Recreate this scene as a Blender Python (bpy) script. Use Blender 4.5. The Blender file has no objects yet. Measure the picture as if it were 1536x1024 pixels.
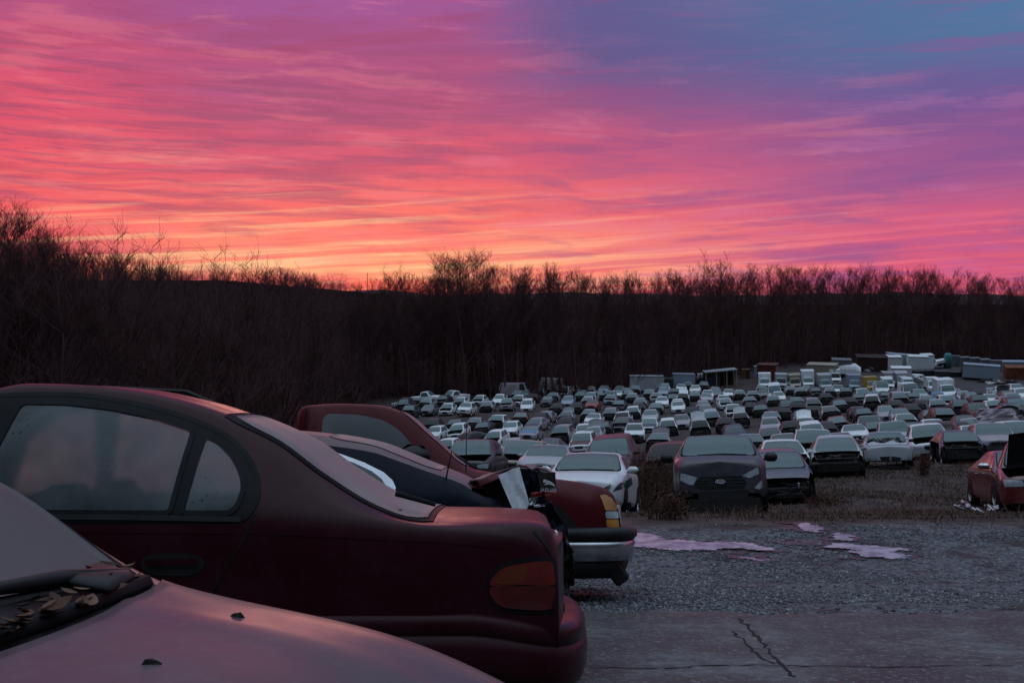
import bpy, bmesh, math, random
import numpy as np
from mathutils import Vector, Matrix, Euler

rng = random.Random(7)
nr = np.random.default_rng(11)
R = math.radians
SC = bpy.context.scene
COL = SC.collection
F = 1707.0                      # focal length in photo pixels (40 mm on 36 mm)
PITCH = math.atan(57 / F)       # horizon sits at photo row 455
CZ = 1.62                       # eye height

# ------------------------------------------------------------------ helpers
def srgb(r, g, b):
    f = lambda c: (c / 12.92) if c <= 0.04045 else ((c + 0.055) / 1.055) ** 2.4
    return (f(r / 255), f(g / 255), f(b / 255), 1.0)

def sstep(a, b, x):
    t = np.clip((np.asarray(x, float) - a) / (b - a), 0, 1)
    return t * t * (3 - 2 * t)

def pchip(pts):
    pts = sorted(pts); pts = [p for i, p in enumerate(pts) if i == 0 or p[0] - pts[i-1][0] > 1e-5]
    x = np.array([p[0] for p in pts], float); y = np.array([p[1] for p in pts], float)
    h = np.diff(x); d = np.diff(y) / h
    m = np.zeros_like(y); m[0] = d[0]; m[-1] = d[-1]
    for i in range(1, len(x) - 1):
        if d[i - 1] * d[i] > 0:
            w1 = 2 * h[i] + h[i - 1]; w2 = h[i] + 2 * h[i - 1]
            m[i] = (w1 + w2) / (w1 / d[i - 1] + w2 / d[i])
    def f(q):
        q = np.clip(np.asarray(q, float), x[0], x[-1])
        i = np.clip(np.searchsorted(x, q, side='right') - 1, 0, len(h) - 1)
        t = (q - x[i]) / h[i]
        return ((2*t**3 - 3*t*t + 1) * y[i] + (t**3 - 2*t*t + t) * h[i] * m[i]
                + (-2*t**3 + 3*t*t) * y[i+1] + (t**3 - t*t) * h[i] * m[i+1])
    return f

def ray(px, py):
    a = (px - 768) / F; b = (512 - py) / F
    c, s = math.cos(PITCH), math.sin(PITCH)
    return Vector((a, c + b * s, -s + b * c))

def P(px, py, d):
    r = ray(px, py)
    return Vector((0, 0, CZ)) + r * (d / r.y)

def mesh_obj(name, verts, faces, mat=None, parent=None, smooth=True, mats=None, fmat=None, link=True):
    me = bpy.data.meshes.new(name)
    me.from_pydata([tuple(v) for v in verts], [], [tuple(f) for f in faces])
    for m in (mats or ([mat] if mat else [])):
        me.materials.append(m)
    if fmat is not None:
        me.polygons.foreach_set('material_index', fmat)
    if smooth:
        me.polygons.foreach_set('use_smooth', [True] * len(me.polygons))
    me.update()
    o = bpy.data.objects.new(name, me)
    COL.objects.link(o)
    if parent is not None: o.parent = parent
    return o

def fast_mesh(name, V, Fc, mat, parent=None, smooth=False):
    """V (n,3), Fc (m,k) arrays with constant k"""
    V = np.asarray(V, np.float32); Fc = np.asarray(Fc, np.int32)
    me = bpy.data.meshes.new(name)
    k = Fc.shape[1]
    me.vertices.add(len(V)); me.vertices.foreach_set('co', V.ravel())
    me.loops.add(Fc.size); me.loops.foreach_set('vertex_index', Fc.ravel())
    me.polygons.add(len(Fc))
    me.polygons.foreach_set('loop_start', np.arange(0, Fc.size, k, dtype=np.int32))
    if smooth: me.polygons.foreach_set('use_smooth', [True] * len(Fc))
    me.update(calc_edges=True)
    me.materials.append(mat)
    o = bpy.data.objects.new(name, me); COL.objects.link(o)
    if parent is not None: o.parent = parent
    return o

def empty(name, M=None):
    o = bpy.data.objects.new(name, None); COL.objects.link(o)
    o.empty_display_size = 0.3
    if M is not None: o.matrix_world = M
    return o

def tag(o, label=None, cat=None, group=None, kind=None):
    if label: o['label'] = label
    if cat: o['category'] = cat
    if group: o['group'] = group
    if kind: o['kind'] = kind
    return o

class MB:
    """collects boxes, tubes and sheets into one mesh"""
    def __init__(s): s.v = []; s.f = []
    def add(s, vs, fs):
        n = len(s.v); s.v += [tuple(v) for v in vs]; s.f += [tuple(i + n for i in f) for f in fs]
    def box(s, c, size, rot=None, bev=0.0):
        hx, hy, hz = [q / 2 for q in size]
        if bev > 0:
            b = min(bev, hx * .9, hy * .9, hz * .9)
            vs = []
            for z, ins in ((-hz, b), (-hz + b, 0), (hz - b, 0), (hz, b)):
                X = hx - ins; Y = hy - ins
                bb = b * 0.7
                vs += [(-X + bb, -Y, z), (X - bb, -Y, z), (X, -Y + bb, z), (X, Y - bb, z),
                       (X - bb, Y, z), (-X + bb, Y, z), (-X, Y - bb, z), (-X, -Y + bb, z)]
            fs = [tuple(range(7, -1, -1)), tuple(range(24, 32))]
            for k in range(3):
                for i in range(8):
                    fs.append((k*8+i, k*8+(i+1) % 8, k*8+8+(i+1) % 8, k*8+8+i))
        else:
            vs = [(x, y, z) for z in (-hz, hz) for x, y in ((-hx, -hy), (hx, -hy), (hx, hy), (-hx, hy))]
            fs = [(3, 2, 1, 0), (4, 5, 6, 7), (0, 1, 5, 4), (1, 2, 6, 5), (2, 3, 7, 6), (3, 0, 4, 7)]
        M = (rot.to_matrix() if isinstance(rot, Euler) else rot) if rot is not None else Matrix.Identity(3)
        s.add([M @ Vector(v) + Vector(c) for v in vs], fs)
        return s
    def tube(s, pts, r, n=8, caps=True):
        pts = [Vector(p) for p in pts]
        rr = r if isinstance(r, (list, tuple)) else [r] * len(pts)
        rings = []
        up = Vector((0, 0, 1))
        for i, p in enumerate(pts):
            t = (pts[min(i + 1, len(pts) - 1)] - pts[max(i - 1, 0)]).normalized()
            a = t.cross(up)
            if a.length < 1e-3: a = t.cross(Vector((1, 0, 0)))
            a.normalize(); b = a.cross(t)
            rings.append([p + (a * math.cos(2*math.pi*k/n) + b * math.sin(2*math.pi*k/n)) * rr[i] for k in range(n)])
        vs = [v for q in rings for v in q]; fs = []
        for i in range(len(pts) - 1):
            for k in range(n):
                fs.append((i*n+k, i*n+(k+1) % n, (i+1)*n+(k+1) % n, (i+1)*n+k))
        if caps:
            fs += [tuple(range(n-1, -1, -1)), tuple((len(pts)-1)*n + k for k in range(n))]
        s.add(vs, fs); return s
    def sheet(s, poly, th=0.004):
        """polygon in space given a small thickness"""
        ps = [Vector(p) for p in poly]; n = Vector((0, 0, 0))
        for i in range(1, len(ps) - 1): n += (ps[i] - ps[0]).cross(ps[i+1] - ps[0])
        n.normalize(); k = len(ps)
        s.add([p + n * th for p in ps] + [p - n * th for p in ps],
              [tuple(range(k)), tuple(range(2*k-1, k-1, -1))] + [(i, k+i, k+(i+1) % k, (i+1) % k) for i in range(k)])
        return s
    def build(s, name, mat, parent=None, smooth=False):
        return mesh_obj(name, s.v, s.f, mat, parent, smooth)

# ------------------------------------------------------------------ materials
def newmat(name):
    m = bpy.data.materials.new(name); m.use_nodes = True
    nt = m.node_tree; b = nt.nodes['Principled BSDF']
    return m, nt, b

def ramp(nt, stops, fac):
    n = nt.nodes.new('ShaderNodeValToRGB'); e = n.color_ramp.elements
    while len(e) > 1: e.remove(e[-1])
    for i, (p, c) in enumerate(stops):
        q = e[0] if i == 0 else e.new(p)
        q.position = p; q.color = c if len(c) == 4 else (*c, 1)
    nt.links.new(fac, n.inputs[0]); return n.outputs[0]

def noise(nt, scale, detail=4, rough=.55, vec=None, dist=0, out=0):
    n = nt.nodes.new('ShaderNodeTexNoise'); n.inputs['Scale'].default_value = scale
    n.inputs['Detail'].default_value = detail; n.inputs['Roughness'].default_value = rough
    n.inputs['Distortion'].default_value = dist
    if vec is not None: nt.links.new(vec, n.inputs['Vector'])
    return n.outputs[out]

def objcoord(nt):
    return nt.nodes.new('ShaderNodeTexCoord').outputs['Object']

def scaled(nt, vec, s):
    n = nt.nodes.new('ShaderNodeMapping'); n.inputs['Scale'].default_value = s
    nt.links.new(vec, n.inputs['Vector']); return n.outputs[0]

def mixc(nt, fac, a, b):
    n = nt.nodes.new('ShaderNodeMix'); n.data_type = 'RGBA'
    for sock, v in ((n.inputs[0], fac), (n.inputs[6], a), (n.inputs[7], b)):
        if isinstance(v, (int, float)): sock.default_value = v
        elif isinstance(v, tuple): sock.default_value = v if len(v) == 4 else (*v, 1)
        else: nt.links.new(v, sock)
    return n.outputs[2]

def bump(nt, h, strength, dist=0.01, b=None):
    n = nt.nodes.new('ShaderNodeBump'); n.inputs['Strength'].default_value = strength
    n.inputs['Distance'].default_value = dist
    nt.links.new(h, n.inputs['Height'])
    if b is not None: nt.links.new(n.outputs[0], b.inputs['Normal'])
    return n.outputs[0]

def paint(name, c, rough=.38, dust=.35, metal=.0, coat=.2, dustc=(.30, .28, .28), scale=5.0, spec=.5):
    """weathered car paint: colour, patchy grime film, uneven gloss"""
    m, nt, b = newmat(name)
    oc = objcoord(nt)
    n1 = noise(nt, scale, 6, .65, oc, .4); n2 = noise(nt, scale * 9, 4, .6, oc)
    f = ramp(nt, [(.44, (0, 0, 0, 1)), (.66, (dust, dust, dust, 1))], n1)
    f2 = ramp(nt, [(.55, (0, 0, 0, 1)), (.64, (dust * .6,) * 3 + (1,))], n2)
    col = mixc(nt, f, (*c, 1), (*dustc, 1)); col = mixc(nt, f2, col, (*dustc, 1))
    nt.links.new(col, b.inputs['Base Color'])
    rr = ramp(nt, [(.3, (rough,) * 3 + (1,)), (.75, (min(1, rough + .3),) * 3 + (1,))], n1)
    nt.links.new(rr, b.inputs['Roughness'])
    b.inputs['Metallic'].default_value = metal
    b.inputs['Coat Weight'].default_value = coat; b.inputs['Coat Roughness'].default_value = rough * .6
    b.inputs['Specular IOR Level'].default_value = spec
    return m

def plain(name, c, rough=.6, metal=0, var=.35, scale=6, spec=.4, bmp=0):
    m, nt, b = newmat(name)
    oc = objcoord(nt); n = noise(nt, scale, 5, .6, oc)
    lo = tuple(q * (1 - var) for q in c[:3]); hi = tuple(min(1, q * (1 + var)) for q in c[:3])
    nt.links.new(ramp(nt, [(.3, lo), (.7, hi)], n), b.inputs['Base Color'])
    b.inputs['Roughness'].default_value = rough; b.inputs['Metallic'].default_value = metal
    b.inputs['Specular IOR Level'].default_value = spec
    if bmp: bump(nt, noise(nt, scale * 6, 4, .6, oc), bmp, .01, b)
    return m

def frosted(name, c, c2, rough=.3, scale=3):
    """window glass under a film of frost and grime"""
    m, nt, b = newmat(name)
    oc = objcoord(nt)
    n = noise(nt, scale, 5, .6, oc, .3); n2 = noise(nt, scale * 25, 3, .6, oc)
    col = ramp(nt, [(.3, c), (.72, c2)], n)
    sp = ramp(nt, [(.68, (0, 0, 0, 1)), (.74, (.5, .5, .5, 1))], n2)
    col = mixc(nt, sp, col, (c2[0]*1.5, c2[1]*1.4, c2[2]*1.4, 1))
    nt.links.new(col, b.inputs['Base Color'])
    nt.links.new(ramp(nt, [(.3, (rough,)*3), (.8, (rough + .3,)*3)], n), b.inputs['Roughness'])
    b.inputs['Specular IOR Level'].default_value = .5
    return m

M = {}
PAL = {  # word: colour, metal
 'white': (.80, .82, .84), 'silver': (.40, .42, .45), 'grey': (.13, .14, .16), 'black': (.018, .018, .022),
 'navy blue': (.022, .030, .07), 'bluish silver': (.27, .33, .42), 'dark red': (.055, .009, .013), 'bright red': (.30, .03, .035),
 'tan': (.34, .28, .22), 'mauve silver': (.34, .29, .33), 'dark grey': (.035, .035, .042), 'bright blue': (.05, .22, .48), 'yellow': (.42, .27, .05),
}
for k, c in PAL.items():
    M[k] = paint('paint_' + k.replace(' ', '_'), c, rough=.36 if k not in ('black',) else .3,
                 dust=.16 if k in ('black', 'navy blue', 'dark red', 'dark grey') else .28,
                 dustc=(.16, .14, .15) if k in ('black', 'navy blue', 'dark red', 'dark grey') else (.27, .25, .25))
M['glass'] = frosted('frosted_windscreen', (.055, .100, .108), (.090, .148, .155), .22)
M['sideglass'] = frosted('grimy_side_glass', (.018, .027, .032), (.06, .085, .09), .16)
M['darkfill'] = plain('dark_opening', (.012, .012, .014), .5)  # near-black fill painted in for the shade inside openings
M['rubber'] = plain('black_rubber', (.010, .010, .012), .6, spec=.12)
M['trim'] = plain('black_plastic_trim', (.013, .013, .015), .5, var=.5, spec=.3)
M['engine'] = plain('greasy_engine_metal', (.016, .013, .013), .6, .1, var=.8, scale=14)
M['alloy'] = plain('alloy_metal', (.42, .42, .44), .35, .8, var=.3)
M['chrome'] = plain('dull_chrome', (.55, .55, .57), .2, 1.0, var=.25)
M['lamp'] = frosted('headlamp_lens', (.26, .29, .32), (.42, .46, .5), .18, 8)
M['rust'] = plain('rusty_metal', (.13, .05, .03), .8, var=.6, scale=5)
M['under'] = plain('black_underbody', (.012, .011, .011), .9)

# ------------------------------------------------------------------ terrain
_prof = pchip([(-4000, 0), (0, 0.02), (3, -.03), (4.6, -.18), (8.3, -.66), (12, -1.21), (13, -1.25), (14.4, -1.265), (16.2, -1.47), (18, -1.78),
               (20, -2.10), (22, -2.49), (24, -2.90), (26, -3.26), (30, -3.79), (36, -4.42), (44, -5.36), (60, -7.6), (81, -9.9), (110, -11.9), (130, -12.6), (160, -13.2), (200, -13.7), (250, -13.7), (6000, -13.7)])
_cross = pchip([(-100, 0), (20, 0), (26, .0), (45, .035), (80, .065), (130, .047), (165, .022), (200, .0), (260, .0), (300, 0), (6000, 0)])

def gnd(x, y):
    x = np.asarray(x, float); y = np.asarray(y, float)
    z = _prof(y) + _cross(y) * np.clip(x, -40, 70)
    hill = 17 * sstep(18, 80, -x - .02 * (y - 100)) * sstep(45, 120, y)
    back = 11 * sstep(245, 350, y + .12 * np.abs(x)) * sstep(-40, 40, x) + 5 * sstep(235, 330, y) * (1 - sstep(-40, 40, x))
    z = z + hill + back + 2.6 * sstep(198, 236, y) * sstep(25, 70, x)
    w = sstep(16, 40, y) * 0.06 + .010
    z = z + w * (np.sin(x * .9 + 1.3 * np.sin(y * .35)) * np.sin(y * .8 + .7) + .5 * np.sin(x * 2.3 + y * 1.7)) * sstep(8, 12, y)
    return z

def hit(px, py, h=0.0, dmin=3.0):
    """march the view ray of a photo pixel onto the terrain raised by h"""
    r = ray(px, py); r = r / r.y
    d = np.concatenate([np.arange(dmin, 60, .05), np.arange(60, 330, .2)])
    z = CZ + r.z * d; g = gnd(r.x * d, d) + h
    i = np.nonzero(z <= g)[0]
    dd = d[i[0]] if len(i) else 330.0
    return dd

def ground_matrix(x, y, yaw, roll_extra=0, dz=0, pitch=0):
    """frame standing on the slope; local +x is forward; yaw 0 faces the camera (-Y)"""
    e = .8
    nx = float(gnd(x + e, y) - gnd(x - e, y)) / (2 * e); ny = float(gnd(x, y + e) - gnd(x, y - e)) / (2 * e)
    n = Vector((-nx, -ny, 1)).normalized()
    f = Vector((math.sin(yaw), -math.cos(yaw), 0)); f = (f - n * f.dot(n)).normalized()
    l = n.cross(f)
    m = Matrix((f, l, n)).transposed().to_4x4()
    m = Matrix.Translation((x, y, float(gnd(x, y)) + dz)) @ m
    if roll_extra: m = m @ Matrix.Rotation(roll_extra, 4, 'X')
    if pitch: m = m @ Matrix.Rotation(pitch, 4, 'Y')
    return m

def value_noise(seed):
    g_ = np.random.default_rng(seed).random((64, 64))
    def f(x, y):
        xi = np.floor(x).astype(int); yi = np.floor(y).astype(int); fx = x - xi; fy = y - yi
        fx = fx*fx*(3-2*fx); fy = fy*fy*(3-2*fy)
        a = g_[xi % 64, yi % 64]; b = g_[(xi+1) % 64, yi % 64]; c = g_[xi % 64, (yi+1) % 64]; d = g_[(xi+1) % 64, (yi+1) % 64]
        return a*(1-fx)*(1-fy) + b*fx*(1-fy) + c*(1-fx)*fy + d*fx*fy
    return f
# ------------------------------------------------------------------ car surface
class Loft:
    """car skin: cross-sections along x; v 0..6 runs sill, rocker, waist, belt, roof rail, crown, centre line"""
    T = .85
    def __init__(s, L, W, H, belt, cowl, head, rr, dk, hf, hc, dz, rw, sill=.22, bulge=.10, nose=.30, xr=None, xf=None,
                 zt=None, zb=None, wr=None, fend=.72, wend=None, railr=.05, rend=.80, zs=None):
        xf = xf if xf is not None else L / 2; xr = xr if xr is not None else -L / 2
        s.__dict__.update(L=L, W=W, H=H, belt=belt, cowl=cowl, head=head, rr=rr, dk=dk, xf=xf, xr=xr, bulge=bulge, rw=rw, sill=sill, dz=dz)
        w = W / 2
        s.zt = pchip(zt or [(xf, hf - .06), (xf - .06, hf - .02), (xf - .16, hf + .02), ((xf + cowl) / 2, (hf * .42 + hc * .58) + .03), (cowl + .06, hc), (cowl, hc + .015),
                      ((cowl*.5 + head*.5), hc + (H - hc) * .57), (head, H - .05), (head - .25, H - .008), ((head + rr) / 2, H), (rr + .2, H - .02), (rr, H - .06),
                      ((rr + dk) / 2, dz + (H - dz) * .52), (dk, dz + .015), (dk - .06, dz), (xr + .12, dz - .03), (xr, dz - .12)])
        s.zb = pchip(zb or [(xf, min(hf - .16, belt)), (xf - .3, min(hf - .07, belt)), (cowl, min(belt, hc - .07)), (0, belt), (dk, min(belt + .02, dz - .05)), (xr + .2, min(belt, dz - .08)), (xr, min(belt, dz - .22))])
        wend = wend or fend
        s.wb = pchip([(xf, w * fend), (xf - .12, w * .86), (xf - nose, w * .94), (cowl, w * .97), (0, w * .975), (dk, w * .96), (xr + .3, w * .92), (xr + .1, w * .87), (xr, w * wend)])
        s.wr = pchip(wr or [(xf, w * (fend - .1)), (xf - .15, w * .76), (cowl + .1, w * .86), (cowl, w * .85), (head, rw + .02), ((head + rr) / 2, rw), (rr, rw - .01), (dk, w * .83), (xr + .15, w * .78), (xr, w * (wend - .1))])
        s.dr = pchip([(xf, .03), (cowl + .1, .03), (cowl, .03), (head, railr), (rr, railr), (dk, .035), (xr, .03)])
        s.zs = pchip(zs or [(xf, sill + .06), (xf - .4, sill), (xr + .4, sill), (xr, sill + .1)])
    def knots(s, x):
        x = float(x); zs = float(s.zs(x)); zb = float(s.zb(x)); wb = float(s.wb(x)); zt = float(s.zt(x)); wr = float(s.wr(x)); zr = zt - float(s.dr(x))
        zr = max(zr, zb + .015); wm = wb * 1.025; zm = zs + (zb - zs) * .55
        return np.array([(wm * .93, zs), (wm * .985, zs + .10), (wm, zm), (wb, zb), (wr, zr), (wr * .62, zr + (zt - zr) * .72), (0, zt)])
    def sec(s, x, v):
        """points (y,z) at section x for array v"""
        K = s.knots(x); K = np.vstack([K, [-K[5, 0], K[5, 1]]])
        l = np.linalg.norm(np.diff(K, axis=0), axis=1)
        D = np.zeros((7, 2)); D[0] = (K[1] - K[0]) / l[0]
        for i in range(1, 7): D[i] = (K[i+1] - K[i-1]) / (l[i-1] + l[i])
        v = np.asarray(v, float); i = np.clip(v.astype(int), 0, 5); t = (v - i)[:, None]
        m0 = D[i] * l[i][:, None] * s.T; m1 = D[i+1] * l[i][:, None] * s.T
        return (2*t**3 - 3*t*t + 1) * K[i] + (t**3 - 2*t*t + t) * m0 + (-2*t**3 + 3*t*t) * K[i+1] + (t**3 - t*t) * m1
    def side_y(s, x, z):
        v = np.linspace(0, 4.3, 60); p = s.sec(x, v)
        return float(np.interp(z, np.maximum.accumulate(p[:, 1]), p[:, 0]))
    def top_z(s, x, y):
        v = np.linspace(3.2, 6, 50); p = s.sec(x, v)[::-1]
        return float(np.interp(abs(y), np.maximum.accumulate(p[:, 0]), p[:, 1]))
    def cap_x(s, y, z, front=True):
        x0 = s.xf if front else s.xr
        p = s.sec(x0, np.linspace(0, 4.5, 40)); w = float(np.interp(z, np.maximum.accumulate(p[:, 1]), p[:, 0]))
        y = abs(y)
        if y <= w: return x0 + (1 if front else -1) * s.bulge * (1 - (y / w) ** 2)
        xs = np.linspace(x0, x0 - (.9 if front else -.9), 40); ws = np.array([s.side_y(q, z) for q in xs])
        return float(np.interp(y, np.maximum.accumulate(ws), xs))
    # --- patches lying a few mm proud of the skin
    def side_patch(s, poly, off=.006, side=1, rings=5, dens=.05):
        return star_patch(poly, lambda q: (q[0], side * (s.side_y(q[0], q[1]) + off), q[1]), rings, dens, flip=side > 0)
    def cap_patch(s, poly, off=.008, front=True, rings=4, dens=.05, zoff=0):
        sg = 1 if front else -1
        return star_patch(poly, lambda q: (s.cap_x(q[0], q[1], front) + sg * off, q[0], q[1]), rings, dens, flip=False)
    def top_patch(s, x0, x1, vmin=4.14, off=.007, nx=14, nv=9, bow=0.0, round_=.5):
        """pane over the crown between x0 and x1 (windscreen, rear window, sunroof)"""
        V = []; 
        for i in range(nx + 1):
            t = i / nx; vm = vmin + round_ * max(0, abs(2 * t - 1) - .72) ** 2 / .0784 * .55
            row = []
            vs = np.linspace(vm, 6, nv)
            for v in vs:
                fr = 1 - (v - 4) / 2
                x = x0 + (x1 - x0) * t - bow * t * fr * fr
                p = s.sec(x, np.array([v]))[0]; row.append((x, p[0], p[1]))
            full = row + [(a, -b, c) for a, b, c in row[-2::-1]]
            V.append(full)
        return grid_shell(np.array(V), off)

def star_patch(poly, proj, rings=5, dens=.05, flip=False):
    poly = [np.array(p, float) for p in poly]; n = len(poly); b = []
    for i in range(n):
        a, c = poly[i], poly[(i + 1) % n]; k = max(1, int(np.linalg.norm(c - a) / dens))
        b += [a + (c - a) * j / k for j in range(k)]
    c = sum(b) / len(b); V = [proj(c)]; N = len(b)
    for r in range(1, rings + 1):
        V += [proj(c + (q - c) * r / rings) for q in b]
    Fc = [(0, 1 + i, 1 + (i + 1) % N) for i in range(N)]
    for r in range(rings - 1):
        o = 1 + r * N
        Fc += [(o + i, o + N + i, o + N + (i + 1) % N, o + (i + 1) % N) for i in range(N)]
    if flip: Fc = [f[::-1] for f in Fc]
    return V, Fc

def grid_shell(G, off, thick=.008):
    nx, nv, _ = G.shape
    du = np.gradient(G, axis=0); dv = np.gradient(G, axis=1); n = np.cross(du, dv)
    n /= np.linalg.norm(n, axis=2, keepdims=True) + 1e-9
    if n[nx // 2, nv // 2, 2] < 0: n = -n; rev = True
    else: rev = False
    A = (G + n * off).reshape(-1, 3); Fc = []
    for i in range(nx - 1):
        for j in range(nv - 1):
            f = (i*nv+j, (i+1)*nv+j, (i+1)*nv+j+1, i*nv+j+1); Fc.append(f[::-1] if rev else f)
    ring = [(0, j) for j in range(nv)] + [(i, nv-1) for i in range(1, nx)] + [(nx-1, j) for j in range(nv-2, -1, -1)] + [(i, 0) for i in range(nx-2, 0, -1)]
    B = [G[i, j] + n[i, j] * (off - thick) for i, j in ring]; o = len(A); m = len(ring)
    V = [tuple(q) for q in A] + [tuple(q) for q in B]
    for k in range(m):
        a = ring[k][0]*nv + ring[k][1]; b = ring[(k+1) % m][0]*nv + ring[(k+1) % m][1]
        Fc.append((a, b, o + (k+1) % m, o + k))
    return V, Fc

def smoothpoly(pts, k=4):
    """closed Catmull-Rom through points"""
    n = len(pts); out = []
    P_ = [np.array(p, float) for p in pts]
    for i in range(n):
        a, b, c, d = P_[i-1], P_[i], P_[(i+1) % n], P_[(i+2) % n]
        for j in range(k):
            t = j / k
            out.append(tuple(.5 * (2*b + (c-a)*t + (2*a-5*b+4*c-d)*t*t + (3*b-a-3*c+d)*t**3)))
    return out

def rpoly(pts, r=.05, k=4):
    """polygon with rounded corners"""
    n = len(pts); out = []
    for i in range(n):
        a, b, c = [np.array(pts[(i + q) % n], float) for q in (-1, 0, 1)]
        la, lc = np.linalg.norm(a - b), np.linalg.norm(c - b); rr = min(r, la * .45, lc * .45)
        p, q = b + (a - b) / la * rr, b + (c - b) / lc * rr
        for j in range(k + 1):
            t = j / k; out.append(tuple((1-t)**2 * p + 2*t*(1-t) * b + t*t * q))
    return out

def skin(lf, classify, nx=64, nv=5, xdense=(), cap_front=True, cap_rear=True, warp=None):
    """mesh the loft; classify(x,v,side) -> part name or None; returns {part: (V,F)}"""
    xs = np.linspace(lf.xr, lf.xf, nx)
    xs = np.unique(np.concatenate([xs, [lf.xf - .03, lf.xf - .07, lf.xr + .03, lf.xr + .07], list(xdense)]))
    vs = np.linspace(0, 6, 6 * nv + 1)
    half = np.array([np.column_stack([np.full(len(vs), x), lf.sec(x, vs)]) for x in xs])      # nx, nv, 3
    parts = {}
    def put(part, quad):
        V, Fc, idx = parts.setdefault(part, ([], [], {}))
        f = []
        for key, co in quad:
            if key not in idx: idx[key] = len(V); V.append(co)
            f.append(idx[key])
        f2 = []
        for i in f:
            if i not in f2: f2.append(i)
        if len(f2) > 2: Fc.append(tuple(f2))
    nV = len(vs)
    W = warp or (lambda p: p)
    for sd in (1, -1):
        def pt(i, j):
            x, y, z = half[i, j]
            key = (i, j, sd if j < nV - 1 else 0)
            return key, tuple(W((x, y * sd, z)))
        for i in range(len(xs) - 1):
            xc = (xs[i] + xs[i+1]) / 2
            for j in range(nV - 1):
                part = classify(xc, (vs[j] + vs[j+1]) / 2, sd, (half[i, j, 2] + half[i, j+1, 2]) / 2)
                if part is None: continue
                q = [pt(i, j), pt(i, j+1), pt(i+1, j+1), pt(i+1, j)]
                if sd > 0: q = q[::-1]
                put(part, q)
    M_ = 12
    for front in (True, False):
        if not (cap_front if front else cap_rear): continue
        i = len(xs) - 1 if front else 0; sg = 1 if front else -1
        rows = []
        for j in range(nV):
            x, w, z = half[i, j]; row = []
            for k in range(M_ + 1):
                y = w * (1 - 2 * k / M_)
                row.append(tuple(W((x + sg * lf.bulge * (1 - (y / w) ** 2 if w > 1e-4 else 1), y, z))))
            rows.append(row)
        for j in range(nV - 1):
            for k in range(M_):
                zc = (rows[j][k][2] + rows[j+1][k][2]) / 2
                part = classify(lf.xf + .05 if front else lf.xr - .05, (vs[j] + vs[j+1]) / 2, 0, zc)
                if part is None: continue
                def kp(jj, kk):
                    if kk == 0: return (i, jj, 1 if jj < nV - 1 else 0)
                    if kk == M_: return (i, jj, -1 if jj < nV - 1 else 0)
                    return ('c', front, jj, kk)
                q = [(kp(j, k), rows[j][k]), (kp(j, k+1), rows[j][k+1]), (kp(j+1, k+1), rows[j+1][k+1]), (kp(j+1, k), rows[j+1][k])]
                if not front: q = q[::-1]
                put(part, q)
    return {k: (v[0], v[1]) for k, v in parts.items()}

# ------------------------------------------------------------------ wheels and small parts
def wheel_parts(parent, c, side, r=.32, w=.2, spokes=0, tyre=True, name='wheel'):
    """a wheel as a part; tyre and rim beneath it"""
    n = 24
    def lathe(prof):
        vs = []; fs = []
        for a in range(n):
            t = 2 * math.pi * a / n
            for (rr, yy) in prof: vs.append((rr * math.cos(t), yy * side, rr * math.sin(t)))
        m = len(prof)
        for a in range(n):
            b = (a + 1) % n
            for k in range(m - 1):
                f = (a*m+k, b*m+k, b*m+k+1, a*m+k+1); fs.append(f if side < 0 else f[::-1])
        return vs, fs
    h = w / 2
    rr = r * .66
    v, f = lathe([(rr, -h), (r*.93, -h), (r, -h*.7), (r, h*.7), (r*.93, h), (rr, h*.92)])
    wh = mesh_obj(name, v, f, M['rubber'], parent); wh.location = c
    wh.data.name = 'tyre'
    mb = MB(); v, f = lathe([(rr, h*.9), (rr*.95, h*.75), (rr*.9, -h*.2), (0.0, -h*.2)]); mb.add(v, f)
    v, f = lathe([(0, h*.62), (r*.14, h*.6), (r*.17, h*.2)]); mb.add(v, f)
    if spokes:
        for k in range(spokes):
            a = 2 * math.pi * k / spokes
            e = Euler((0, -a, 0))
            d = Vector((math.cos(a), 0, math.sin(a))) * rr * .52
            mb.box((d.x, h * .45 * side, d.z), (rr * .9, .025, r * .16), e, .008)
    else:
        v, f = lathe([(rr*.86, h*.35), (r*.2, h*.5), (0, h*.5)]); mb.add(v, f)
    mb.build('rim', M['alloy'], wh, smooth=not spokes)
    return wh

def arch_patch(lf, ax, wr, arch, sd, root):
    pts = [(ax + arch * math.cos(a), wr + arch * math.sin(a)) for a in np.linspace(-.35, math.pi + .35, 22)]
    z0 = float(lf.zs(ax)) + .01
    pts = [(x, max(z, z0)) for x, z in pts]
    v, f = lf.side_patch(pts, .005, sd, 4, .06); return mesh_obj('wheel_arch', v, f, M['under'], root)

def mirror_part(parent, lf, side, x, z, mat, sz=(.11, .20, .14), out=.12):
    y = lf.side_y(x, z)
    mb = MB(); mb.box((x, side * (y + out), z + .02), (sz[0], sz[1], sz[2]), Euler((0, 0, side * .2)), .045)
    mb.box((x + .01, side * (y + .02), z - .02), (.05, .14, .05), None, .015)
    return mb.build('wing_mirror', mat, parent, True)

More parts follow.
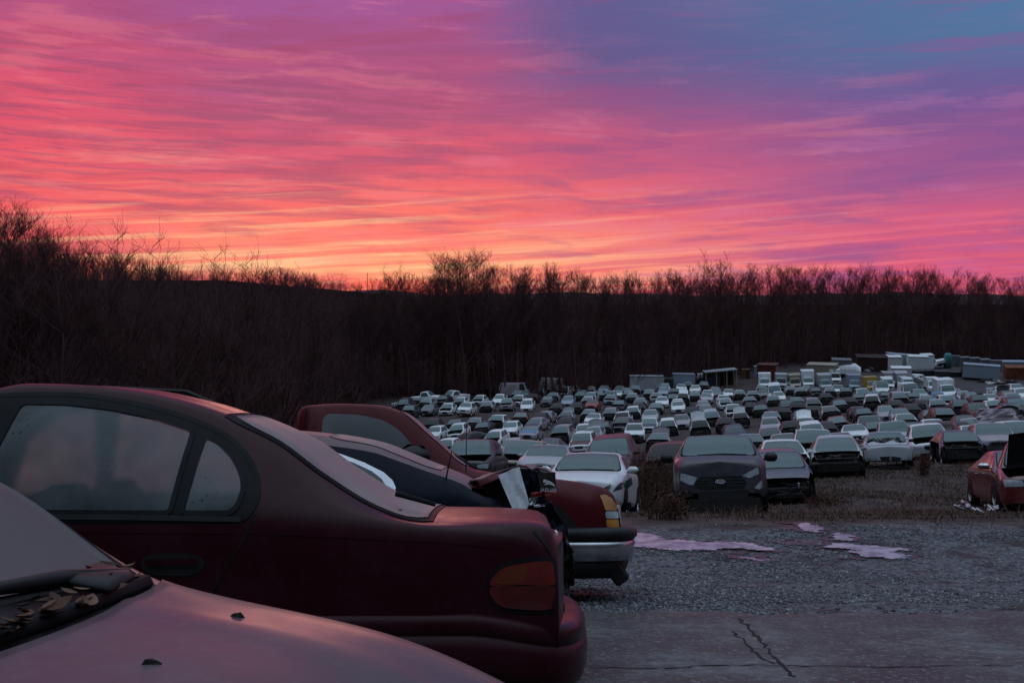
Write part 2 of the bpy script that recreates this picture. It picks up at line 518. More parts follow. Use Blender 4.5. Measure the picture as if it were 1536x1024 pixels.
def engine_bay(lf, ax, seed, width=None):
    """radiator, engine lumps, wiring and strut towers of a stripped nose"""
    q = random.Random(seed); mb = MB(); w = lf.W / 2
    x0, x1 = lf.cowl - .12, min(lf.xf - .15, ax + .42)
    mb.box(((x0 + x1) / 2, 0, .38), (x1 - x0, w * 1.3, .22), None, .03)
    mb.box((x0, 0, .66), (.08, w * 1.65, .5), None, .02)
    mb.box((x1 - .05, 0, .56), (.09, w * 1.25, .34), None, .02)
    mb.box((x1, 0, .75), (.07, w * 1.55, .05), Euler((0, 0, q.uniform(-.05, .05))), .012)
    mb.box(((x0 + x1) / 2 - .05, q.uniform(-.12, .12), .62), (.5, .55, .32), Euler((0, 0, q.uniform(-.1, .1))), .05)
    mb.box(((x0 + x1) / 2, q.uniform(-.1, .1), .8), (.3, .4, .06), Euler((q.uniform(-.1, .1), 0, .2)), .02)
    for sd in (1, -1):
        mb.tube([(ax - .05, sd * w * .68, .4), (ax - .08, sd * w * .66, .84)], [.12, .10], 10)
        mb.tube([(x0, sd * w * .84, .84), (ax, sd * w * .84, .80), (x1, sd * w * .74, .70)], .035, 6)
    for k in range(9):
        a = (q.uniform(x0, x1), q.uniform(-.6, .6), q.uniform(.5, .82)); b = (q.uniform(x0, x1 + .1), q.uniform(-.7, .7), q.uniform(.4, .86))
        m_ = ((a[0]+b[0])/2, (a[1]+b[1])/2, max(a[2], b[2]) + .06)
        mb.tube([a, m_, b], q.uniform(.012, .03), 5)
    for k in range(6):
        mb.box((q.uniform(x0 + .1, x1), q.uniform(-.6, .6), q.uniform(.5, .76)), (q.uniform(.1, .25), q.uniform(.1, .22), q.uniform(.08, .2)), Euler((0, 0, q.uniform(0, 3))), .02)
    return mb

TYPES = {
 'sedan':   dict(L=4.75, W=1.82, H=1.45, belt=.93, cowl=1.12, head=.30, rr=-.98, dk=-1.70, hf=.74, hc=.97, dz=1.02, rw=.60),
 'hatchback': dict(L=4.15, W=1.76, H=1.50, belt=.95, cowl=1.12, head=.38, rr=-1.45, dk=-1.98, hf=.76, hc=.99, dz=.98, rw=.60),
 'SUV':     dict(L=4.65, W=1.86, H=1.70, belt=1.06, cowl=1.14, head=.42, rr=-1.75, dk=-2.22, hf=.92, hc=1.12, dz=1.10, rw=.64, sill=.28),
 'minivan': dict(L=4.95, W=1.92, H=1.76, belt=1.02, cowl=1.52, head=.62, rr=-2.05, dk=-2.40, hf=.82, hc=1.06, dz=1.04, rw=.70, sill=.24),
 'coupe':   dict(L=4.60, W=1.80, H=1.38, belt=.90, cowl=.95, head=.15, rr=-.80, dk=-1.72, hf=.70, hc=.94, dz=.99, rw=.56),
 'van':     dict(L=5.60, W=2.00, H=2.45, belt=1.30, cowl=2.02, head=1.35, rr=-2.66, dk=-2.76, hf=1.02, hc=1.25, dz=1.5, rw=.80, sill=.3),
 'pickup':  dict(L=5.4, W=1.90, H=1.78, belt=1.10, cowl=1.10, head=.50, rr=-.55, dk=-.74, hf=1.0, hc=1.13, dz=1.15, rw=.66, sill=.34, xr=-.80, xf=2.60),
}

def top_edge(lf, xa, xb, n, drop):
    return [(x, float(lf.zt(x) - lf.dr(x)) - drop) for x in np.linspace(xa, xb, n)]

def build_car(ty, state, lod, root, pm, seed=0, spec=None, wr=None, glass=None, sideglass=None, doors=None):
    """state letters: F complete, E bonnet missing, H nose stripped, D glass and nose gone, T boot lid raised"""
    lf = Loft(**(spec or TYPES[ty]))
    wr = wr or (.33 if ty in ('SUV', 'pickup', 'van') else .31)
    pick = ty == 'pickup'
    xr_all = -2.65 if pick else lf.xr
    axf = lf.xf - .92; axr = xr_all + (.98 if not pick else 1.1)
    gone_hood = any(c in state for c in 'EHD'); gone_nose = any(c in state for c in 'HD')
    gaps = [lf.cowl - .22, (lf.cowl - .22 + lf.dk + .2) / 2 + .05, lf.dk + .28]
    if pick: gaps = [lf.cowl - .2, lf.rr + .02, lf.rr + .02]
    if ty == 'coupe': gaps = [lf.cowl - .2, -.5, -.5]
    if ty == 'van': gaps = [lf.cowl - .2, .6, .6]
    arch = wr + .07
    def classify(x, v, sd, z):
        if x > lf.cowl + .03 and v > 3.75:
            if x < lf.xf - .07: return None if gone_hood else 'hood'
        if gone_nose and (x > axf + .28 or sd == 0 and x > 0): return None
        if x > lf.xf - .16 and z < .60 + (.12 if lf.H > 1.6 else 0): return 'front_bumper'
        if x < lf.xr + .14 and z < .62 and not pick: return 'rear_bumper'
        if not lod and .25 < v < 3 and sd != 0 and gaps[2] < x < gaps[0]:
            return ('door_a' if x > gaps[1] else 'door_b') + ('l' if sd > 0 else 'r')
        return 'body'
    P_ = skin(lf, classify, nx=44 if lod else 60, nv=4 if lod else 5, xdense=[axf - arch, axf + arch, axr - arch, axr + arch] + gaps)
    nm = {'door_al': 'door', 'door_ar': 'door', 'door_bl': 'rear_door', 'door_br': 'rear_door'}
    for k, (v, f) in P_.items():
        if doors and k in doors: continue
        mesh_obj(nm.get(k, k), v, f, pm, root)['paint'] = 1
    # underbody closes the arches and the floor
    mb = MB(); mb.box(((lf.xf + lf.xr) / 2 - .05, 0, .44), (lf.xf - lf.xr - .7, lf.W * .80, .40), None, .05)
    if doors: pass
    mb.build('underbody', M['under'], root)
    g = glass or M['glass']; sg = sideglass or M['sideglass']
    bot = .035
    v, f = lf.top_patch(lf.head - .02, lf.cowl + .02, 4.12, bow=.02)
    mesh_obj('windscreen', v, f, M['darkfill'] if 'D' in state else g, root)  # state D has no glass: dark pane painted as the shaded cabin
    if not lod:
        if pick: v, f = None, None
        else:
            v, f = lf.top_patch(lf.dk + .03, lf.rr + .0, 4.16)
            mesh_obj('rear_window', v, f, g, root)
    # side windows
    fx_b, fx_t = lf.cowl - .30, lf.head - .02
    bx_b, bx_t = (lf.dk + .30, lf.rr + .12) if ty in ('sedan', 'coupe') else (lf.rr + .10, lf.rr + .12) if not pick else (lf.rr + .08, lf.rr + .1)
    mid = (gaps[1] + .02)
    for sd in (1, -1):
        segs = [(fx_b, fx_t, mid + .03, mid + .03), (mid - .05, mid - .05, bx_b, bx_t)] if not (pick or ty in ('coupe', 'van')) else [(fx_b, fx_t, (gaps[1] if ty != 'coupe' else bx_b) + .06, (gaps[1] if ty != 'coupe' else bx_t) + .06)]
        for (a, b, c, d) in segs:
            if a - c < .15: continue
            te = top_edge(lf, b, d, 6, .055)
            zb0 = float(lf.zb(a)) + bot; zb1 = float(lf.zb(c)) + bot
            v, f = lf.side_patch(rpoly([(a, zb0)] + te + [(c, zb1)], .04, 2), .006, sd, 4, .12)
            mesh_obj('side_window', v, f, M['darkfill'] if 'D' in state else sg, root)
    for ax in (axf, axr):
        for sd in (1, -1):
            y = lf.side_y(ax, .45) if not (pick and ax == axr) else .93
            if gone_nose and ax == axf and seed % 2: continue
            arch_patch(lf, ax, wr, arch, sd, root) if not (pick and ax == axr) else None
            wheel_parts(root, (ax, sd * (y - .08), wr), sd, wr, .2)
    if gone_hood:
        engine_bay(lf, axf, seed + 5).build('engine_bay', M['engine'], root)
    if not gone_nose:
        hz = float(lf.zt(lf.xf)); w = lf.W / 2
        for sd in (1, -1):
            v, f = lf.cap_patch(rpoly([(sd * w * .90, hz - .07), (sd * w * .50, hz - .11), (sd * w * .46, hz - .21), (sd * w * .86, hz - .24)], .03, 2), .008, True, 3, .08)
            mesh_obj('headlight', v, f, M['lamp'], root)
        v, f = lf.cap_patch(rpoly([(-w*.40, hz - .08), (w*.40, hz - .08), (w*.34, hz - .26), (-w*.34, hz - .26)], .03, 2), .006, True, 3, .1)
        mesh_obj('grille', v, f, M['trim'], root)
        v, f = lf.cap_patch(rpoly([(-w*.55, .44), (w*.55, .44), (w*.45, .32), (-w*.45, .32)], .03, 2), .007, True, 3, .1)
        mesh_obj('lower_intake', v, f, M['trim'], root)
    if not lod and not pick:
        for sd in (1, -1):
            w = lf.W / 2; z1 = float(lf.zt(lf.xr)) - .04
            v, f = lf.cap_patch(rpoly([(sd*w*.84, z1), (sd*w*.5, z1), (sd*w*.5, z1 - .16), (sd*w*.84, z1 - .2)], .03, 2), .008, False, 3, .08)
            mesh_obj('tail_lamp', v, [q[::-1] for q in f], M['redlens'], root)
    if not lod:
        for sd in (1, -1): mirror_part(root, lf, sd, lf.cowl - .28, lf.belt + .06, pm)['paint'] = 1
    if 'T' in state:     # lid or hatch standing open above the roof
        mb = MB(); hatch = ty in ('SUV', 'hatchback', 'minivan')
        x0 = lf.rr - .05 if hatch else lf.dk - .05; zz = lf.H - .05 if hatch else lf.dz
        V = []; N = 11
        for i in range(6):
            t = i / 5; row = []
            for k in range(N):
                u = -1 + 2 * k / (N - 1)
                hgt = ((.95 if not hatch else .62) * t) * (1 - .22 * u * u)
                row.append((x0 - .55 * t * (1 if hatch else .4) - .10 * u * u, u * lf.rw * (1.12 if not hatch else 1.0), zz + hgt))
            V.append(row)
        v, f = grid_shell(np.array(V), .0, .03)
        o = mesh_obj('raised_boot_lid' if not hatch else 'raised_tailgate', v, f, pm, root); o['paint'] = 1
    if pick:
        mb = MB(); x0, x1 = -2.65, -.86
        c = (x0 + x1) / 2; ll = x1 - x0
        for sd in (1, -1):
            mb.box((c, sd * .84, .82), (ll, .12, .50), None, .04)
            mb.box((x0 + .25, sd * .845, .63), (.44, .1, .3), None, .03)
        mb.box((x1 - .04, 0, .82), (.06, 1.55, .46), None, .02)
        mb.box((c, 0, .6), (ll - .1, 1.5, .06))
        mb.build('cargo_bed', pm, root)['paint'] = 1
        mb = MB(); mb.box((x0 - .03, 0, .82), (.06, 1.5, .48), None, .02); mb.build('tailgate', pm, root)['paint'] = 1
        mb = MB(); mb.box((x0 - .08, 0, .5), (.12, 1.8, .16), None, .03); mb.build('rear_bumper', M['trim'], root)
        mb = MB(); mb.box((c - .1, 0, .46), (ll, .9, .18)); mb.build('frame_rails', M['under'], root)
    return lf

M['redlens'] = plain('red_lamp_lens', (.20, .012, .012), .15, var=.5, scale=10, spec=.6)

def dup(src, M_, pm=None):
    r = src.copy(); COL.objects.link(r); r.matrix_world = M_
    for ch in list(src.children):
        c = ch.copy(); COL.objects.link(c); c.parent = r
        if ch.get('paint') and pm is not None:
            c.material_slots[0].link = 'OBJECT'; c.material_slots[0].material = pm
        for g in list(ch.children):
            d = g.copy(); COL.objects.link(d); d.parent = c
    return r
# ------------------------------------------------------------------ sky
world = bpy.data.worlds.new("World"); SC.world = world; world.use_nodes = True
wt = world.node_tree; wt.nodes.clear()
class E:
    """shader maths"""
    def __init__(s, k): s.k = k
    @staticmethod
    def op(o, *a):
        n = wt.nodes.new('ShaderNodeMath'); n.operation = o
        for i, q in enumerate(a):
            q = q.k if isinstance(q, E) else q
            if isinstance(q, (int, float)): n.inputs[i].default_value = q
            else: wt.links.new(q, n.inputs[i])
        return E(n.outputs[0])
    def __add__(s, o): return E.op('ADD', s, o)
    __radd__ = __add__
    def __sub__(s, o): return E.op('SUBTRACT', s, o)
    def __rsub__(s, o): return E.op('SUBTRACT', o, s)
    def __mul__(s, o): return E.op('MULTIPLY', s, o)
    __rmul__ = __mul__
def step_(a, b, x):
    n = wt.nodes.new('ShaderNodeMapRange'); n.interpolation_type = 'SMOOTHSTEP'
    n.inputs[1].default_value = a; n.inputs[2].default_value = b
    wt.links.new(x.k, n.inputs[0]); return E(n.outputs[0])
def comb(x, y, z=0.0):
    n = wt.nodes.new('ShaderNodeCombineXYZ')
    for i, q in enumerate((x, y, z)):
        if isinstance(q, E): wt.links.new(q.k, n.inputs[i])
        else: n.inputs[i].default_value = q
    return n.outputs[0]
def wnoise(vec, scale, detail, rough=.55, dist=0): return E(noise(wt, scale, detail, rough, vec, dist))

tc = wt.nodes.new('ShaderNodeTexCoord'); sep = wt.nodes.new('ShaderNodeSeparateXYZ')
wt.links.new(tc.outputs['Generated'], sep.inputs[0])
dx, dy, dz = [E(sep.outputs[i]) for i in range(3)]
az = E.op('ARCTAN2', dx, dy)                 # azimuth from +Y, radians
el = E.op('ARCSINE', dz)                     # elevation, radians
ux = az * 1000.0 * (F / 1000) + 768.0        # degrees of sky counted in photo pixels, for reading off colours
h = 455.0 - el * F
t = el * (F / 470.0)                         # 0 at horizon .. 1 near the top of the visible sky
c1 = comb(az * 2.2 + el * 1.0, el * 26.0 - az * .7, 3.1)
warp1 = wnoise(comb(az * 5.0, el * 18.0, 7.7), 1.0, 4) - .5
c2 = comb(az * 5 + warp1 * .5, el * 60.0 - az * 2.2 + warp1 * 1.6, 1.3)
c3 = comb(az * 9.0 + el * 12 + warp1, el * 150.0 + az * 5.0 + warp1 * 1.6, 5.0)
n_big = wnoise(c1, 1.0, 5, .55, .2); n_str = wnoise(c2, 1.0, 6, .6, .3); n_rip = wnoise(c3, 1.0, 4, .6, .2)
tw = t + (n_big - .5) * .30 + (n_str - .5) * .12
def wramp(stops, fac): return ramp(wt, [((455 - y) / 470.0, srgb(*c)) for y, c in stops], fac.k)
Lc = wramp([(450, (226, 70, 78)), (405, (240, 92, 92)), (350, (246, 98, 102)), (250, (232, 84, 104)), (150, (220, 80, 110)), (60, (182, 80, 126)), (0, (148, 76, 132))], tw)
Cc = wramp([(450, (244, 84, 86)), (418, (252, 118, 104)), (397, (255, 174, 132)), (362, (253, 138, 118)), (325, (242, 104, 108)), (250, (216, 84, 114)), (170, (186, 80, 122)), (90, (166, 78, 132)), (0, (158, 84, 150))], tw)
Rc = wramp([(450, (214, 84, 112)), (400, (224, 92, 120)), (345, (204, 88, 130)), (280, (164, 84, 140)), (200, (122, 82, 144)), (130, (104, 88, 148)), (60, (84, 106, 156)), (0, (76, 118, 160))], tw)
wz = ux + (n_big - .5) * 260.0
sky = mixc(wt, step_(60, 440, wz).k, Lc, Cc)
sky = mixc(wt, step_(640, 1380, wz).k, sky, Rc)
# blue gap opening to the upper right
edge = h + (ux - 640.0) * .035 - 178.0 + (n_big - .5) * 110.0 + (n_str - .5) * 80.0
blue = (1.0 - step_(-70, 40, edge)) * step_(640, 900, ux + (n_big - .5) * 130.0 + (n_str - .5) * 130.0 - h * .25)
hi = step_(700, 1450, ux - h * 1.2)
sky = mixc(wt, (blue * .88).k, sky, mixc(wt, hi.k, srgb(84, 82, 138), srgb(76, 116, 158)))
# pink and mauve streaks
st = step_(.54, .74, n_str)
low = 1.0 - step_(.25, .75, t)
lowc = low * (1.0 - step_(500, 1400, ux) * .45)
sky = mixc(wt, (st * (.16 + lowc * .40) * (1.0 - blue * .7)).k, sky, mixc(wt, lowc.k, srgb(226, 112, 140), srgb(255, 176, 140)))
dk = step_(.50, .30, n_str) if False else (1.0 - step_(.33, .47, n_str))
sky = mixc(wt, (dk * .50).k, sky, mixc(wt, step_(300, 1300, ux).k, srgb(168, 64, 96), srgb(136, 78, 142)))
rp = step_(.46, .60, n_rip) * (1.0 - step_(520, 980, ux)) * step_(.12, .35, t) * (1.0 - step_(.65, .95, t))
sky = mixc(wt, (rp * .50).k, sky, srgb(140, 72, 112))
c4 = comb(az * 3.2 + warp1 * .35, el * 150.0 - az * 9.0 + warp1 * 1.2, 9.2); nb = wnoise(c4, 1.0, 4, .55, .25)
c5 = comb(az * 9.0 + warp1 * .6, el * 62.0 + az * 1.0 + warp1 * 1.1, 2.2); nm = wnoise(c5, 1.0, 5, .6, .2)
lowm = 1.0 - step_(.10, .46, t); cw = 1.0 - step_(420, 1500, ux) * .45 - (1.0 - step_(40, 420, ux)) * .45
sky = mixc(wt, (step_(.50, .64, nb) * lowm * cw * .80).k, sky, mixc(wt, step_(500, 1400, ux).k, srgb(255, 200, 152), srgb(248, 122, 142)))
sky = mixc(wt, ((1.0 - step_(.36, .49, nb)) * lowm * .55).k, sky, mixc(wt, step_(600, 1400, ux).k, srgb(226, 84, 106), srgb(176, 82, 140)))
pinkish = 1.0 - blue * .75
sky = mixc(wt, ((1.0 - step_(.36, .50, nm)) * .36 * pinkish).k, sky, mixc(wt, step_(300, 1300, ux).k, srgb(158, 66, 108), srgb(112, 80, 146)))
sky = mixc(wt, (step_(.52, .66, nm) * .22 * pinkish).k, sky, mixc(wt, step_(400, 1300, ux).k, srgb(250, 134, 142), srgb(196, 118, 176)))
# the dome above and behind: clearer blue-grey morning sky
up = step_(.27, .75, el + (0.0 - E.op('COSINE', az)) * .0)
back = step_(.55, 1.5, E.op('ABSOLUTE', az))
dome = mixc(wt, step_(.28, 1.35, el).k, (.026, .030, .040, 1), (.84, 1.10, 1.42, 1))
frontdome = mixc(wt, step_(.32, 1.2, el).k, (.25, .16, .25, 1), (.70, .89, 1.05, 1))
dome = mixc(wt, step_(.7, 1.9, E.op('ABSOLUTE', az)).k, frontdome, dome)
side = mixc(wt, step_(.0, .5, el).k, (.20, .085, .12, 1), (.22, .22, .33, 1))
sky2 = mixc(wt, step_(.45, .95, E.op('ABSOLUTE', az)).k, sky, side)
sky2 = mixc(wt, step_(.95, 1.9, E.op('ABSOLUTE', az)).k, sky2, dome)
sky2 = mixc(wt, up.k, sky2, dome)
below = step_(-.02, .0, el)
sky2 = mixc(wt, below.k, (.02, .016, .018, 1), sky2)
nish = wt.nodes.new('ShaderNodeTexSky'); nish.sky_type = 'NISHITA'; nish.sun_disc = False
SUN_AZ = R(-7); nish.sun_elevation = R(1.0); nish.sun_rotation = SUN_AZ
bg1 = wt.nodes.new('ShaderNodeBackground'); wt.links.new(sky2, bg1.inputs[0]); bg1.inputs[1].default_value = 1.0
bg2 = wt.nodes.new('ShaderNodeBackground'); wt.links.new(nish.outputs[0], bg2.inputs[0]); bg2.inputs[1].default_value = .006
ad = wt.nodes.new('ShaderNodeAddShader'); wo = wt.nodes.new('ShaderNodeOutputWorld')
wt.links.new(bg1.outputs[0], ad.inputs[0]); wt.links.new(bg2.outputs[0], ad.inputs[1]); wt.links.new(ad.outputs[0], wo.inputs[0])

sl = bpy.data.lights.new('sun', 'SUN'); sl.energy = .06; sl.angle = R(12); sl.color = (1, .45, .36)
so = bpy.data.objects.new('sun', sl); COL.objects.link(so)
so.rotation_euler = Vector((math.sin(SUN_AZ), math.cos(SUN_AZ), math.tan(R(5)))).to_track_quat('Z', 'Y').to_euler()

# ------------------------------------------------------------------ ground
def axis(lo, hi, fine, a, b, g):
    q = list(np.arange(a, b + 1e-6, fine)); st_ = fine; x = a
    while x > lo: st_ *= g; x -= st_; q.insert(0, x)
    st_ = fine; x = b
    while x < hi: st_ *= g; x += st_; q.append(x)
    return np.array(q)
def ground_mat():
    m, nt, b = newmat('yard_ground')
    pos = nt.nodes.new('ShaderNodeNewGeometry').outputs['Position']
    sp = nt.nodes.new('ShaderNodeSeparateXYZ'); nt.links.new(pos, sp.inputs[0])
    big = noise(nt, .35, 5, .6, pos, .5); mid = noise(nt, 1.6, 6, .65, pos); fine = noise(nt, 22, 5, .7, pos)
    vo = nt.nodes.new('ShaderNodeTexVoronoi'); vo.inputs['Scale'].default_value = 26; nt.links.new(pos, vo.inputs['Vector'])
    stone = ramp(nt, [(0, (.028, .03, .036)), (.45, (.085, .09, .105)), (.85, (.17, .175, .19)), (1, (.26, .26, .27))], E2(nt, 'FRACT', vo.outputs['Color']))
    dirt = ramp(nt, [(.36, (.018, .012, .010)), (.5, (.046, .032, .028)), (.64, (.092, .068, .060))], mid)
    # gravel band between the slab and the grass, then a trodden dirt and dead grass yard
    def mr(a, c, sock):
        n = nt.nodes.new('ShaderNodeMapRange'); n.interpolation_type = 'SMOOTHSTEP'
        n.inputs[1].default_value = a; n.inputs[2].default_value = c; nt.links.new(sock, n.inputs[0]); return n.outputs[0]
    yy = E2(nt, 'ADD', sp.outputs[1], E2(nt, 'MULTIPLY', E2(nt, 'SUBTRACT', big, .5), 5.0))
    grav = E2(nt, 'SUBTRACT', 1.0, mr(13.8, 15.6, yy))
    grav = E2(nt, 'MULTIPLY', grav, ramp(nt, [(.38, (.15,)*3), (.50, (1, 1, 1))], mid))
    col = mixc(nt, grav, dirt, stone)
    far = mr(60, 150, sp.outputs[1])
    lot = ramp(nt, [(.42, (0, 0, 0)), (.6, (.8, .8, .8))], noise(nt, .03, 3, .5, pos))
    col = mixc(nt, E2(nt, 'MULTIPLY', far, lot), col, (.070, .067, .074, 1))
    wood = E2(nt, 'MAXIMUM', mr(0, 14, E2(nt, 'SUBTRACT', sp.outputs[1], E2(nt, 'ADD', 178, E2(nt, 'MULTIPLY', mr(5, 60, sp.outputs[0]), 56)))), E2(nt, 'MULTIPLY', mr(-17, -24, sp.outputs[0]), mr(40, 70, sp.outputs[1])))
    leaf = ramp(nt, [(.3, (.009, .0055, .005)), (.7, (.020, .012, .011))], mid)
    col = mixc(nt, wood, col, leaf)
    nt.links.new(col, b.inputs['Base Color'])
    nt.links.new(ramp(nt, [(.3, (.55,)*3), (.7, (.95,)*3)], mid), b.inputs['Roughness'])
    nt.links.new(E2(nt, 'MULTIPLY', E2(nt, 'SUBTRACT', 1.0, wood), .22), b.inputs['Specular IOR Level'])
    hh = E2(nt, 'ADD', E2(nt, 'MULTIPLY', vo.outputs['Distance'], -.7), E2(nt, 'MULTIPLY', fine, .6))
    bump(nt, hh, .8, .03, b)
    return m
def E2(nt, o, *a):
    n = nt.nodes.new('ShaderNodeMath'); n.operation = o
    for i, q in enumerate(a):
        if isinstance(q, (int, float)): n.inputs[i].default_value = q
        else: nt.links.new(q, n.inputs[i])
    return n.outputs[0]
gx = axis(-2600, 2600, .5, -24, 24, 1.09); gy = axis(-400, 4000, .3, -2, 40, 1.045)
GX, GY = np.meshgrid(gx, gy); GZ = gnd(GX, GY)
nx_, ny_ = len(gx), len(gy)
I = np.arange(nx_ * ny_).reshape(ny_, nx_)
Q = np.stack([I[:-1, :-1], I[:-1, 1:], I[1:, 1:], I[1:, :-1]], -1).reshape(-1, 4)
go = fast_mesh('ground', np.column_stack([GX.ravel(), GY.ravel(), GZ.ravel()]), Q, ground_mat(), smooth=True)
tag(go, kind='structure')

# concrete apron with its broken far edge
def concrete_mat():
    m, nt, b = newmat('old_concrete'); pos = nt.nodes.new('ShaderNodeNewGeometry').outputs['Position']
    n1 = noise(nt, .9, 6, .65, pos, .6); n2 = noise(nt, 7, 6, .7, pos); n3 = noise(nt, 26, 4, .75, pos)
    c = ramp(nt, [(.39, (.024, .021, .021)), (.5, (.066, .062, .063)), (.61, (.135, .132, .140))], n1)
    c = mixc(nt, ramp(nt, [(.44, (0, 0, 0)), (.60, (.6, .6, .6))], n2), c, (.030, .027, .028, 1))
    c = mixc(nt, ramp(nt, [(.54, (0, 0, 0)), (.64, (.7, .7, .7))], n3), c, (.24, .235, .25, 1))
    nt.links.new(c, b.inputs['Base Color'])
    nt.links.new(ramp(nt, [(.3, (.45,)*3), (.7, (.85,)*3)], n1), b.inputs['Roughness'])
    bump(nt, E2(nt, 'ADD', n2, E2(nt, 'MULTIPLY', n3, .9)), .9, .02, b); return m
cm = concrete_mat()
def edge_y(x): return 8.28 - .03 * x + .07 * math.sin(x * 2.1) + .06 * math.sin(x * 5.3 + 1) + .04 * math.sin(x * 13) + .03 * math.sin(x * 29 + 2)
cx = np.arange(-14, 14.01, .05); cv = []; cf = []
cyn = 70
for i, x in enumerate(cx):
    for j in range(cyn + 1):
        y = -6 + (edge_y(x) + 6) * j / cyn
        cv.append((x, y, float(gnd(x, y)) + .022))
    cv.append((x, edge_y(x) + .015, float(gnd(x, edge_y(x))) - .05))
mrow = cyn + 2
for i in range(len(cx) - 1):
    for j in range(cyn + 1): cf.append((i*mrow+j, (i+1)*mrow+j, (i+1)*mrow+j+1, i*mrow+j+1))
pad = tag(fast_mesh('pavement', cv, cf, cm, smooth=True), kind='structure')
def on_pad(px, py):
    d = hit(px, py, .022); p = P(px, py, d); return p.x, p.y
def crack(pts, w, name):
    mb = MB(); q = random.Random(3); P2 = []
    ps = [on_pad(*p) for p in pts]
    for a, b in zip(ps, ps[1:]):
        n = max(2, int(math.dist(a, b) / .06))
        for k in range(n):
            t_ = k / n; P2.append((a[0] + (b[0]-a[0])*t_ + q.uniform(-.02, .02), a[1] + (b[1]-a[1])*t_ + q.uniform(-.02, .02)))
    V = []; Fc = []
    for i, (x, y) in enumerate(P2):
        a = P2[max(0, i-1)]; b = P2[min(len(P2)-1, i+1)]; tx, ty = b[0]-a[0], b[1]-a[1]; l = math.hypot(tx, ty) + 1e-6
        ww = w * q.uniform(.4, 1.5) / 2
        for s_ in (-1, 1):
            X, Y = x - ty / l * ww * s_, y + tx / l * ww * s_
            V.append((X, Y, float(gnd(X, Y)) + .026))
        if i: Fc.append((2*i-2, 2*i-1, 2*i+1, 2*i))
    return mesh_obj(name, V, Fc, M['crackfill'], pad)
M['crackfill'] = plain('dirt_in_crack', (.012, .010, .010), .95)
crack([(1110, 928), (1124, 945), (1141, 962), (1152, 978), (1163, 992), (1172, 1002), (1196, 1023)], .018, 'crack')
crack([(1100, 948), (1120, 968), (1138, 986), (1164, 998)], .013, 'crack')
crack([(1000, 1003), (1060, 1000), (1166, 999), (1300, 1001), (1536, 998)], .014, 'joint')
crack([(868, 1001), (1000, 1003)], .014, 'joint')

# loose gravel
def scatter_stones(n, name, y0, y1, x0, x1, r0, r1, mat, dens=None):
    base = np.array([(1, 0, 0), (-1, 0, 0), (0, 1, 0), (0, -1, 0), (0, 0, 1), (0, 0, -1)], float)
    tri = np.array([(0, 2, 4), (2, 1, 4), (1, 3, 4), (3, 0, 4), (2, 0, 5), (1, 2, 5), (3, 1, 5), (0, 3, 5)])
    yy = y0 + (y1 - y0) * nr.random(n) ** 1.25; xx = x0 + (x1 - x0) * nr.random(n)
    xx = xx * (.35 + .65 * (yy - y0 + 4) / (y1 - y0 + 4))
    if dens is not None:
        k = nr.random(n) < dens(xx, yy); xx, yy = xx[k], yy[k]; n = len(xx)
    zz = gnd(xx, yy); r = r0 + (r1 - r0) * nr.random(n) ** 3
    A = base[None] * (1 + .5 * (nr.random((n, 6, 1)) - .5)) * r[:, None, None] * np.array([1, 1, .7])
    A += (nr.random((n, 6, 3)) - .5) * r[:, None, None] * .6
    th = nr.random(n) * 6.28; c, s_ = np.cos(th), np.sin(th)
    X = A[..., 0] * c[:, None] - A[..., 1] * s_[:, None]; Y = A[..., 0] * s_[:, None] + A[..., 1] * c[:, None]
    V = np.stack([X + xx[:, None], Y + yy[:, None], A[..., 2] + zz[:, None] + r[:, None] * .15], -1).reshape(-1, 3)
    Fc = (tri[None] + (np.arange(n) * 6)[:, None, None]).reshape(-1, 3)
    return fast_mesh(name, V, Fc, mat)
def stone_mat():
    m, nt, b = newmat('gravel_stone'); pos = nt.nodes.new('ShaderNodeNewGeometry')
    c = ramp(nt, [(0, (.03, .032, .038)), (.5, (.09, .095, .11)), (.85, (.16, .165, .185)), (1, (.27, .27, .29))], pos.outputs['Random Per Island'])
    nt.links.new(c, b.inputs['Base Color']); b.inputs['Roughness'].default_value = .6; return m
sm = stone_mat()
gp = value_noise(55)
tag(scatter_stones(74000, 'gravel', 8.25, 15.0, -1.5, 8.5, .006, .024, sm, lambda x, y: np.clip((gp(x * .7 + 4, y * 1.5) * .65 + gp(x * 2.3, y * 4.1) * .35 - .36) * 4.5, .06, 1)), 'loose grey gravel spread between the concrete and the dead grass', 'gravel', kind='stuff')
tag(scatter_stones(2600, 'spilled_gravel', 7.7, 8.35, .3, 5.2, .004, .018, sm), 'gravel spilled over the broken edge of the concrete', 'gravel', kind='stuff')
tag(scatter_stones(2600, 'grit', 4.8, 8.2, .2, 4.5, .002, .011, M['crackfill']), 'dark grit and crumbs scattered over the concrete apron', 'grit', kind='stuff')

